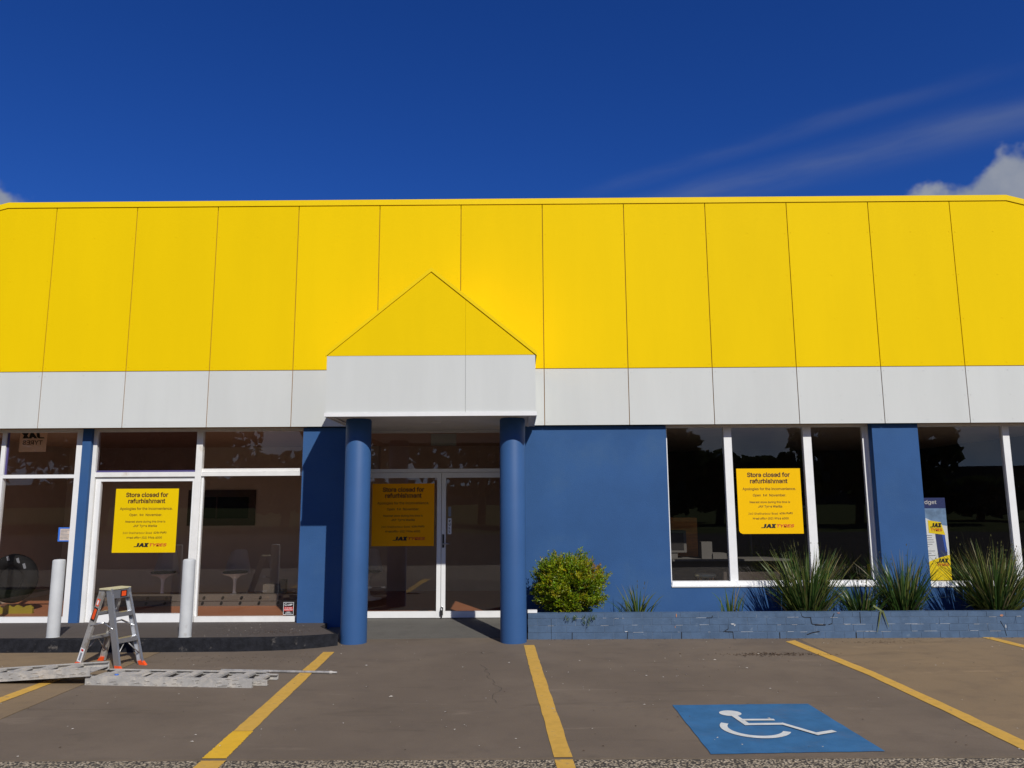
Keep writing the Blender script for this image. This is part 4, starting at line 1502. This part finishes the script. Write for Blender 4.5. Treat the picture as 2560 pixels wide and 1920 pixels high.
# pull sticker on the right leaf
ps = MB().box(-1.030, -0.974, YD + .0245, YD + .0275, 1.243, 1.475).build('pull_sticker', 'paper')
tag(ps, 'narrow white PULL sticker on the right entrance door', 'sticker')
for ch, z in zip('PULL', (1.432, 1.383, 1.333, 1.285)):
    text(ch, 'ink', ps, -1.002, YD + .0238, z, height=.034, bold=.03)
ps2 = MB().box(-1.024, -0.980, YD + .0260, YD + .0275, 1.50, 1.64).build('faded_sticker', 'grey_print')
tag(ps2, 'dark faded sticker above the white pull sticker', 'sticker')
# security sticker
ss_ = MB().box(-3.288, -3.143, YG - .0045, YG - .0015, 0.165, 0.334).build('security_sticker', 'ink')
tag(ss_, 'small black and red video surveillance sticker in the low window corner', 'sticker')
ys = YG - .0055
b = MB()
for a in ((-3.288, -3.143, 0.329, 0.334), (-3.288, -3.143, 0.165, 0.170), (-3.288, -3.283, 0.170, 0.329), (-3.148, -3.143, 0.170, 0.329)):
    b.box(a[0], a[1], ys, ys + .0008, a[2], a[3])
b.build('border', 'paper', ss_)
b = MB().box(-3.278, -3.153, ys, ys + .0008, 0.214, 0.270)
b.build('red_band', 'red', ss_)
text('24 HR VIDEO', 'paper', ss_, -3.2155, ys - .001, 0.255, width=.10, bold=.03)
text('SURVEILLANCE', 'paper', ss_, -3.2155, ys - .001, 0.231, width=.115, bold=.03)
text('LRB', 'paper', ss_, -3.195, ys - .001, 0.300, width=.07, height=.026, bold=.03, shear=.2)
rg = MB()
for k in range(14):
    a0, a1 = 2 * pi * k / 16 + .4, 2 * pi * (k + 1) / 16 + .4
    rg.face([(-3.254 + .017 * cos(a0), ys, .300 + .017 * sin(a0)), (-3.254 + .017 * cos(a1), ys, .300 + .017 * sin(a1)), (-3.254 + .011 * cos(a1), ys, .300 + .011 * sin(a1)), (-3.254 + .011 * cos(a0), ys, .300 + .011 * sin(a0))])
rg.build('ring_mark', 'paper', ss_)
b = MB()
for z, w in ((.200, .05), (.186, .09)):
    b.box(-3.2155 - w / 2, -3.2155 + w / 2, ys, ys + .0008, z - .003, z + .003)
b.build('small_print', 'paper', ss_)
# blue taped notice at the far left
nn = MB().box(-6.530, -6.368, YG - .004, YG - .001, 1.196, 1.372).build('taped_notice', 'paper_brown')
tag(nn, 'small faded notice edged with blue tape in the far left window', 'notice')
b = MB()
for a in ((-6.545, -6.367, 1.366, 1.384), (-6.545, -6.367, 1.186, 1.203), (-6.545, -6.520, 1.203, 1.366)):
    b.box(a[0], a[1], YG - .0062, YG - .0045, a[2], a[3])
b.build('tape', 'tape', nn)
b = MB()
for k in range(7):
    z = 1.345 - k * .020
    w = random.uniform(.09, .13)
    b.box(-6.510, -6.510 + w, YG - .0052, YG - .0045, z - .003, z + .003)
b.build('small_print', 'grey_print', nn)


# ================================================================== BANNERS BEHIND THE RIGHT WINDOWS
def banner(x0, x1, y, label, full=True):
    z0, z1 = .575, 1.735
    W, H = x1 - x0, z1 - z0
    bn_ = MB().box(x0, x1, y, y + .004, z0, z1).build('display_banner', 'bannerwhite')
    tag(bn_, label, 'banner', 'printed banners inside the right windows')

    def P(fx, fz):
        return (x0 + fx * W, z1 - fz * H)

    def field(pts, m, k, nm='printed_field'):
        o = MB()
        o.face([(P(*p)[0], y - .0006 * k, P(*p)[1]) for p in pts])
        return o.build(nm, m, bn_)
    field([(0, 0), (1, 0), (1, .13), (0, .13)], 'navy', 1)
    field([(0, .13), (1, .13), (1, .345), (.75, .33), (.4, .25), (0, .235)], 'skyprint', 1)
    field([(.62, .42), (.90, .42), (.95, .80), (.67, .80)], 'navy', 2)
    field([(.82, .43), (.90, .43), (.94, .66), (.88, .66)], 'royal', 3)
    arc = [(0, .86)] + [(.1 + .9 * t, .855 - .16 * (t ** .6)) for t in [k / 10 for k in range(11)]] + [(1, 1), (0, 1)]
    field(arc[:1] + arc[1:], 'banneryellow', 4)
    field([(.44, .275), (.82, .300), (.92, .455), (.44, .430)], 'banneryellow', 4)
    if full:
        text('Budget', 'paper', bn_, P(.46, 0)[0], y - .0045, z1 - .060 * H, width=.56 * W, height=.060 * H)
        jax('ink', bn_, P(.50, 0)[0], P(.83, 0)[0], z1 - .363 * H, z1 - .310 * H, y - .0045)
        text('TYRES', 'red', bn_, P(.67, 0)[0], y - .0045, z1 - .393 * H, width=.33 * W, height=.036 * H, bold=.02)
        jax('ink', bn_, P(.60, 0)[0], P(.94, 0)[0], z1 - .79 * H, z1 - .74 * H, y - .0045)
        text('TYRES', 'red', bn_, P(.77, 0)[0], y - .0045, z1 - .815 * H, width=.34 * W, height=.032 * H, bold=.02)
        o = MB()
        for k, w in enumerate((.16, .16, .2, .22, .16, .06, 0, .22, .1, .22)):
            if w:
                zz = P(0, .46 + k * .027)[1]
                o.box(x0 + .36 * W, x0 + (.36 + w) * W, y - .002, y - .001, zz - .004, zz + .004)
        o.build('small_print', 'grey_print', bn_)
    return bn_


banner(5.70, 6.184, .45, 'blue white and yellow printed banner standing behind the right edge window')
# second, mostly hidden banner: only its yellow foot shows past the jamb
b2 = MB().box(5.02, 5.40, .50, .504, .60, .80).build('folded_banner', 'banneryellow')
tag(b2, 'yellow sliver of a folded banner at the lower right corner of the three-light window', 'banner')

# ================================================================== THINGS INSIDE
def tulip_chair(x, y, z, label):
    ch = empty('pedestal_chair', (x, y, z), label, 'chair', 'white pedestal chairs inside the left window')
    MB().lathe([(.001, 0), (.24, .0), (.235, .008), (.12, .022), (.045, .06), (.028, .14), (.026, .28), (.040, .36), (.10, .405), (.19, .43), (.235, .455), (.225, .458), (.001, .442)], (x, y, z), 28).build('pedestal', 'chair', ch)
    b = MB()
    nT, nH = 18, 8
    grid = []
    for i in range(nT + 1):
        u = -1 + 2 * i / nT
        row = []
        for j in range(nH + 1):
            v = j / nH
            hw = .235 - .085 * v ** 1.2
            row.append(b.bm.verts.new((x + u * hw, y + .02 + .17 * sqrt(max(0, 1 - (.88 * u) ** 2)) + .06 * v, z + .440 + (.41 - .05 * u ** 4) * v)))
        grid.append(row)
    for i in range(nT):
        for j in range(nH):
            b.bm.faces.new((grid[i][j], grid[i + 1][j], grid[i + 1][j + 1], grid[i][j + 1])).smooth = True
    bmesh.ops.solidify(b.bm, geom=list(b.bm.faces), thickness=.010)
    b.build('shell', 'chair', ch)
    MB().lathe([(.001, .445), (.19, .450), (.212, .468), (.200, .486), (.001, .493)], (x, y, z), 26).build('cushion', 'cushion', ch)
    return ch


t1 = tulip_chair(-6.24, 3.0, .0455, 'white pedestal chair with black cushion seen under the left notice')
c2 = copy_tree(t1, (1.27, 0, 0))
c2['label'] = 'white pedestal chair with black cushion behind the second bollard, in the plain window light'
c3 = copy_tree(t1, (3.62, 0, 0))
c3['label'] = 'white pedestal chair half hidden behind the left column'
pl_ = empty('display_plinth', (-5.2, 2.26, .0455), 'long low grey plinth with two rows of dark slots behind the left windows', 'plinth')
MB().box(-7.15, -3.50, 2.16, 2.36, .0455, .228).build('body', 'plinth', pl_, 0.006)
MB().box(-7.16, -3.49, 2.150, 2.1595, .126, .136).build('ledge', 'plinth', pl_)
sm, sc0 = MB().prism([(-.024, -.012), (-.008, -.028), (.018, -.018), (.028, .010), (.012, .028), (-.012, .018)], -.004, .0).mesh('slot', 'dark_gap')
for k in range(12):
    for z in (.178, .092):
        place('slot', sm, pl_, (-7.02 + k * .31 - (0.02 if z < .12 else 0), 2.152, z))
bx1 = MB().box(-4.31, -4.05, 2.50, 2.64, .0455, .35).build('cardboard_box', 'plinth', None, 0.003)
tag(bx1, 'small brown carton behind the plinth in the left window', 'box')
bx2 = MB().box(-4.035, -3.93, 2.50, 2.62, .0455, .43).build('upright_box', 'in_wall_dark', None, 0.003)
tag(bx2, 'narrow upright dark box behind the plinth next to the carton', 'box')
# large display tyre on a yellow stand at the far left
ty = empty('tyre_display', (-7.95, 1.55, .05), 'large black display tyre on a yellow stand in the far left window', 'display')
b = MB()
nU, nV = 40, 12
rings = []
for i in range(nU):
    a = 2 * pi * i / nU
    ring = []
    for j in range(nV):
        t = 2 * pi * j / nV
        rr = .275 + .105 * cos(t)
        ring.append(b.bm.verts.new((-7.95 + rr * cos(a), 1.55 + .13 * sin(t), .56 + rr * sin(a))))
    rings.append(ring)
for i in range(nU):
    for j in range(nV):
        b.bm.faces.new((rings[i][j], rings[(i + 1) % nU][j], rings[(i + 1) % nU][(j + 1) % nV], rings[i][(j + 1) % nV])).smooth = True
b.build('tyre', 'rubber', ty)
hubm = MB()
hubm.tube([(-7.95, 1.50, .56), (-7.95, 1.60, .56)], .185, 28)
hubm.build('rim', 'rubber', ty)
pm, _c = MB().box(-.02, .02, -.004, 0, -.042, .042).mesh('label_tag', 'grey_print')
for a in (95, 65, 40):
    o = place('label_tag', pm, ty, (-7.95 + .31 * cos(radians(a)), 1.425, .56 + .31 * sin(radians(a))))
    o.rotation_euler = (0, radians(-20), 0)
b = MB()
wav = [(-8.6 + .05 * k, .14 + .025 * sin(k * 1.9) + .02 * random.random()) for k in range(23)]
b.prism([(-8.6, 0.0455)] + [(-7.5, 0.0455)] + wav[::-1], 1.38, 1.42)
b.build('stand', 'stand_yellow', ty)
# ceiling-hung sign inside the entrance
ex = MB()
ex.box(-1.355, -0.958, 1.30, 1.36, 2.596, 2.780)
exo = ex.build('hanging_sign', 'diffuser', None, 0.006)
tag(exo, 'blank grey box sign hanging behind the glass above the doors', 'sign')
# office things behind the three-light window
cab = empty('timber_cabinet', (2.55, 2.4, 0.0455), 'orange timber cabinet at the left of the three-light window', 'cabinet')
box('carcass', 'timber', cab, 1.75, 3.02, 2.30, 2.75, 0.0455, 1.43)
for x in (1.77, 2.38):
    box('cabinet_door', 'timber', cab, x, x + .585, 2.28, 2.299, .10, .66, bevel=0.004)
mo = empty('monitor', (2.50, 1.85, .80), 'grey framed dark screen in front of the timber cabinet', 'monitor')
box('casing', 'carton', mo, 2.30, 2.745, 1.90, 2.10, .885, 1.235, bevel=0.01)
box('screen', 'ink', mo, 2.33, 2.70, 1.893, 1.899, .925, 1.20)
box('foot', 'carton', mo, 2.44, 2.60, 1.92, 2.08, .795, .884)
dk_ = empty('office_desk', (3.2, 1.9, 0.0455), 'pale grey office desk behind the lower part of the three-light window', 'desk')
box('desk_top', 'carton', dk_, 2.10, 4.35, 1.65, 2.25, .765, .794, bevel=0.003)
box('modesty_panel', 'in_wall_dark', dk_, 2.15, 4.30, 1.85, 1.87, .25, .764)
for x in (2.12, 4.28):
    box('leg', 'carton', dk_, x, x + .05, 1.70, 2.20, 0.0455, .764)
for (a, lab) in (((2.95, 3.12, 1.75, 1.95, .795, 1.06), 'tall pale carton standing on the office desk'), ((3.12, 3.34, 1.72, 2.0, .795, .88), 'flat pale carton beside the tall carton on the office desk')):
    tag(MB().box(*a).build('carton_box', 'carton', None, 0.003), lab, 'box')
stl = empty('office_stool', (2.86, 1.2, 0.0455), 'wooden stool with pale seat inside the three-light window', 'stool')
MB().lathe([(.001, .52), (.15, .52), (.16, .54), (.15, .565), (.001, .57)], (2.86, 1.2, 0.0455), 20).build('seat', 'cream', stl)
for sx in (-1, 1):
    for sy in (-1, 1):
        MB().tube([(2.86 + .09 * sx, 1.2 + .09 * sy, .59), (2.86 + .13 * sx, 1.2 + .13 * sy, 0.0455)], .014, 6).build('leg', 'timber', stl)
rail = MB().tube([(3.95, 2.6, 1.60), (5.15, 2.6, 1.60)], .018, 8)
rail.tube([(5.0, 2.6, 0.0455), (5.0, 2.6, 1.72)], .04, 10)
rail.tube([(4.0, 2.6, 0.0455), (4.0, 2.6, 1.62)], .018, 8)
tag(rail.build('display_rail', 'carton'), 'grey horizontal rail on posts behind the right light of the three-light window', 'rail')

# ================================================================== SCATTER ON THE PAVING
rnd = random.Random(5)


def scatter(name, m, label, spots):
    b = MB()
    for x, y, z, s, fl in spots:
        a = rnd.uniform(0, 2 * pi)
        u, v = Vector((cos(a), sin(a), 0)) * s, Vector((-sin(a), cos(a), 0)) * s * fl
        p = Vector((x, y, z))
        hgt = Vector((0, 0, s * .5))
        b.face([p - u - v * .3, p + v + hgt * .6, p + u + v * .2, p - v * .9 + hgt * .2])
    tag(b.build(name, m), label, 'litter', kind='stuff')


sp_ = []
for _ in range(330):
    sp_.append((rnd.gauss(2.85, .28), rnd.gauss(-1.82, .05), .004, rnd.uniform(.006, .018), .35))
for _ in range(260):
    x, y = rnd.gauss(-2.95, .22), rnd.gauss(-.95, .17)
    sp_.append((x, y, zpath(x, y) + .004, rnd.uniform(.004, .012), .4))
for _ in range(150):
    sp_.append((rnd.uniform(-4.0, -2.3), rnd.gauss(-1.95, .13), .004, rnd.uniform(.004, .012), .4))
for _ in range(200):
    sp_.append((rnd.uniform(.2, 7), -.82 - abs(rnd.gauss(0, .035)), .004, rnd.uniform(.004, .014), .4))
for _ in range(160):
    sp_.append((rnd.uniform(-5, 6), rnd.uniform(-5.2, -.9), .004, rnd.uniform(.004, .012), .4))
for _ in range(140):
    sp_.append((rnd.gauss(4.4, .3), rnd.gauss(-1.1, .05), .004, rnd.uniform(.004, .012), .4))
scatter('leaf_litter', 'litter_dark', 'dark dry leaf crumbs scattered over the paving', sp_)
sp_ = []
for _ in range(230):
    sp_.append((rnd.uniform(-6, 7), rnd.uniform(-5.25, -.9), .004, rnd.uniform(.005, .013), .55))
for _ in range(60):
    x, y = rnd.gauss(-3.1, .5), rnd.uniform(-1.35, -.1)
    sp_.append((x, y, zpath(x, y) + .004, rnd.uniform(.004, .011), .55))
for _ in range(16):
    sp_.append((rnd.uniform(-2.4, 2.8), rnd.uniform(-5, -1.6), .004, rnd.uniform(.014, .024), .5))
scatter('pale_grit', 'litter_pale', 'small pale chips and petals scattered over the car park', sp_)


# thin dark hairline cracks in the slab
hc = MB()
def hair(x, y, n, dx_, dy_):
    w = .0013
    for _ in range(n):
        x2, y2 = x + dx_ + rnd.uniform(-.03, .03), y + dy_ + rnd.uniform(-.02, .02)
        hc.face([(x - w, y, .0035), (x + w, y, .0035), (x2 + w, y2, .0035), (x2 - w, y2, .0035)])
        x, y = x2, y2
hair(-.40, -2.3, 34, .003, -.045)
hc.build('hairline_crack', 'crack', cp)

# ================================================================== WHAT THE GLASS REFLECTS (behind the viewer; the sign is an added panel inside)
rnd = random.Random(11)
b, cols = MB(), []
crowns = [(-60, -54, 13, 9), (-46, -52, 14, 8), (-40, -60, 13, 8), (-34, -52, 13, 6), (-29, -58, 12, 6), (-26.5, -47, 11.5, 5), (-18.5, -50, 5.6, 4), (-11, -48, 12, 6), (-3, -52, 11, 6), (4.0, -50, 10.5, 5), (11.5, -49, 8.2, 3.2), (16.5, -52, 5.6, 3.5), (20, -50, 5.2, 3), (26.5, -49, 9.5, 5), (32, -52, 10.5, 4.5), (36.5, -60, 4.5, 3), (40, -56, 3.4, 4), (48, -56, 3.6, 5), (14, -60, 5, 4)]
for cx, cy, h, r in crowns:
    for _ in range(950):
        u, t = rnd.uniform(-1, 1), rnd.uniform(0, 2 * pi)
        q = rnd.random() ** .4
        p = Vector((cx + r * q * sqrt(1 - u * u) * cos(t), cy + r * .7 * q * sqrt(1 - u * u) * sin(t), h * .60 + h * .40 * q * u + rnd.uniform(-.4, .4)))
        s = rnd.uniform(.25, .75)
        d1 = Vector((rnd.uniform(-1, 1), rnd.uniform(-1, 1), rnd.uniform(-1, 1))).normalized() * s
        d2 = d1.orthogonal().normalized() * s * .7
        b.face([p - d1, p + d2, p + d1, p - d2])
        k = rnd.uniform(.7, 1.2)
        cols.append((.040 * k, .058 * k, .022 * k))
    nf = len(b.bm.faces)
    b.tube([(cx, cy, -.05), (cx + .3, cy, h * .5), (cx, cy, h * .8)], [.35, .25, .1], 7)
    cols += [(.09, .07, .05)] * (len(b.bm.faces) - nf)
tag(coloured(b, 'roadside_trees', 'leaf', None, cols), 'dark belt of roadside trees mirrored in the shop glass', 'trees', kind='stuff')
b = MB()
pf = [(-400, 8), (-250, 14), (-120, 16), (-40, 11), (40, 12), (110, 15), (170, 18), (240, 20.5), (330, 21), (430, 24)]
b.prism([(-400, -.5)] + [(430, -.5)] + pf[::-1], -420, -520)
tag(b.build('hill', 'hill'), 'dark wooded hill mirrored in the right windows', None, kind='structure')
jx = MB().box(-7.56, -7.15, .80, .806, 2.50, 2.79).build('reflected_sign_panel', 'sign_reflection')  # added panel indoors, its reversed lettering imitates a pylon sign's reflection
tag(jx, 'added brown panel with backwards JAX TYRES imitating a sign reflection in the top left pane', 'sign')
jax('ink', jx, -7.53, -7.19, 2.703, 2.788, .798, face=1)
for v in jx.children[0].data.vertices:
    v.co.y *= -1
text('TYRES', 'maroon', jx, -7.36, .798, 2.640, width=.30, height=.066, bold=.015, face=1)
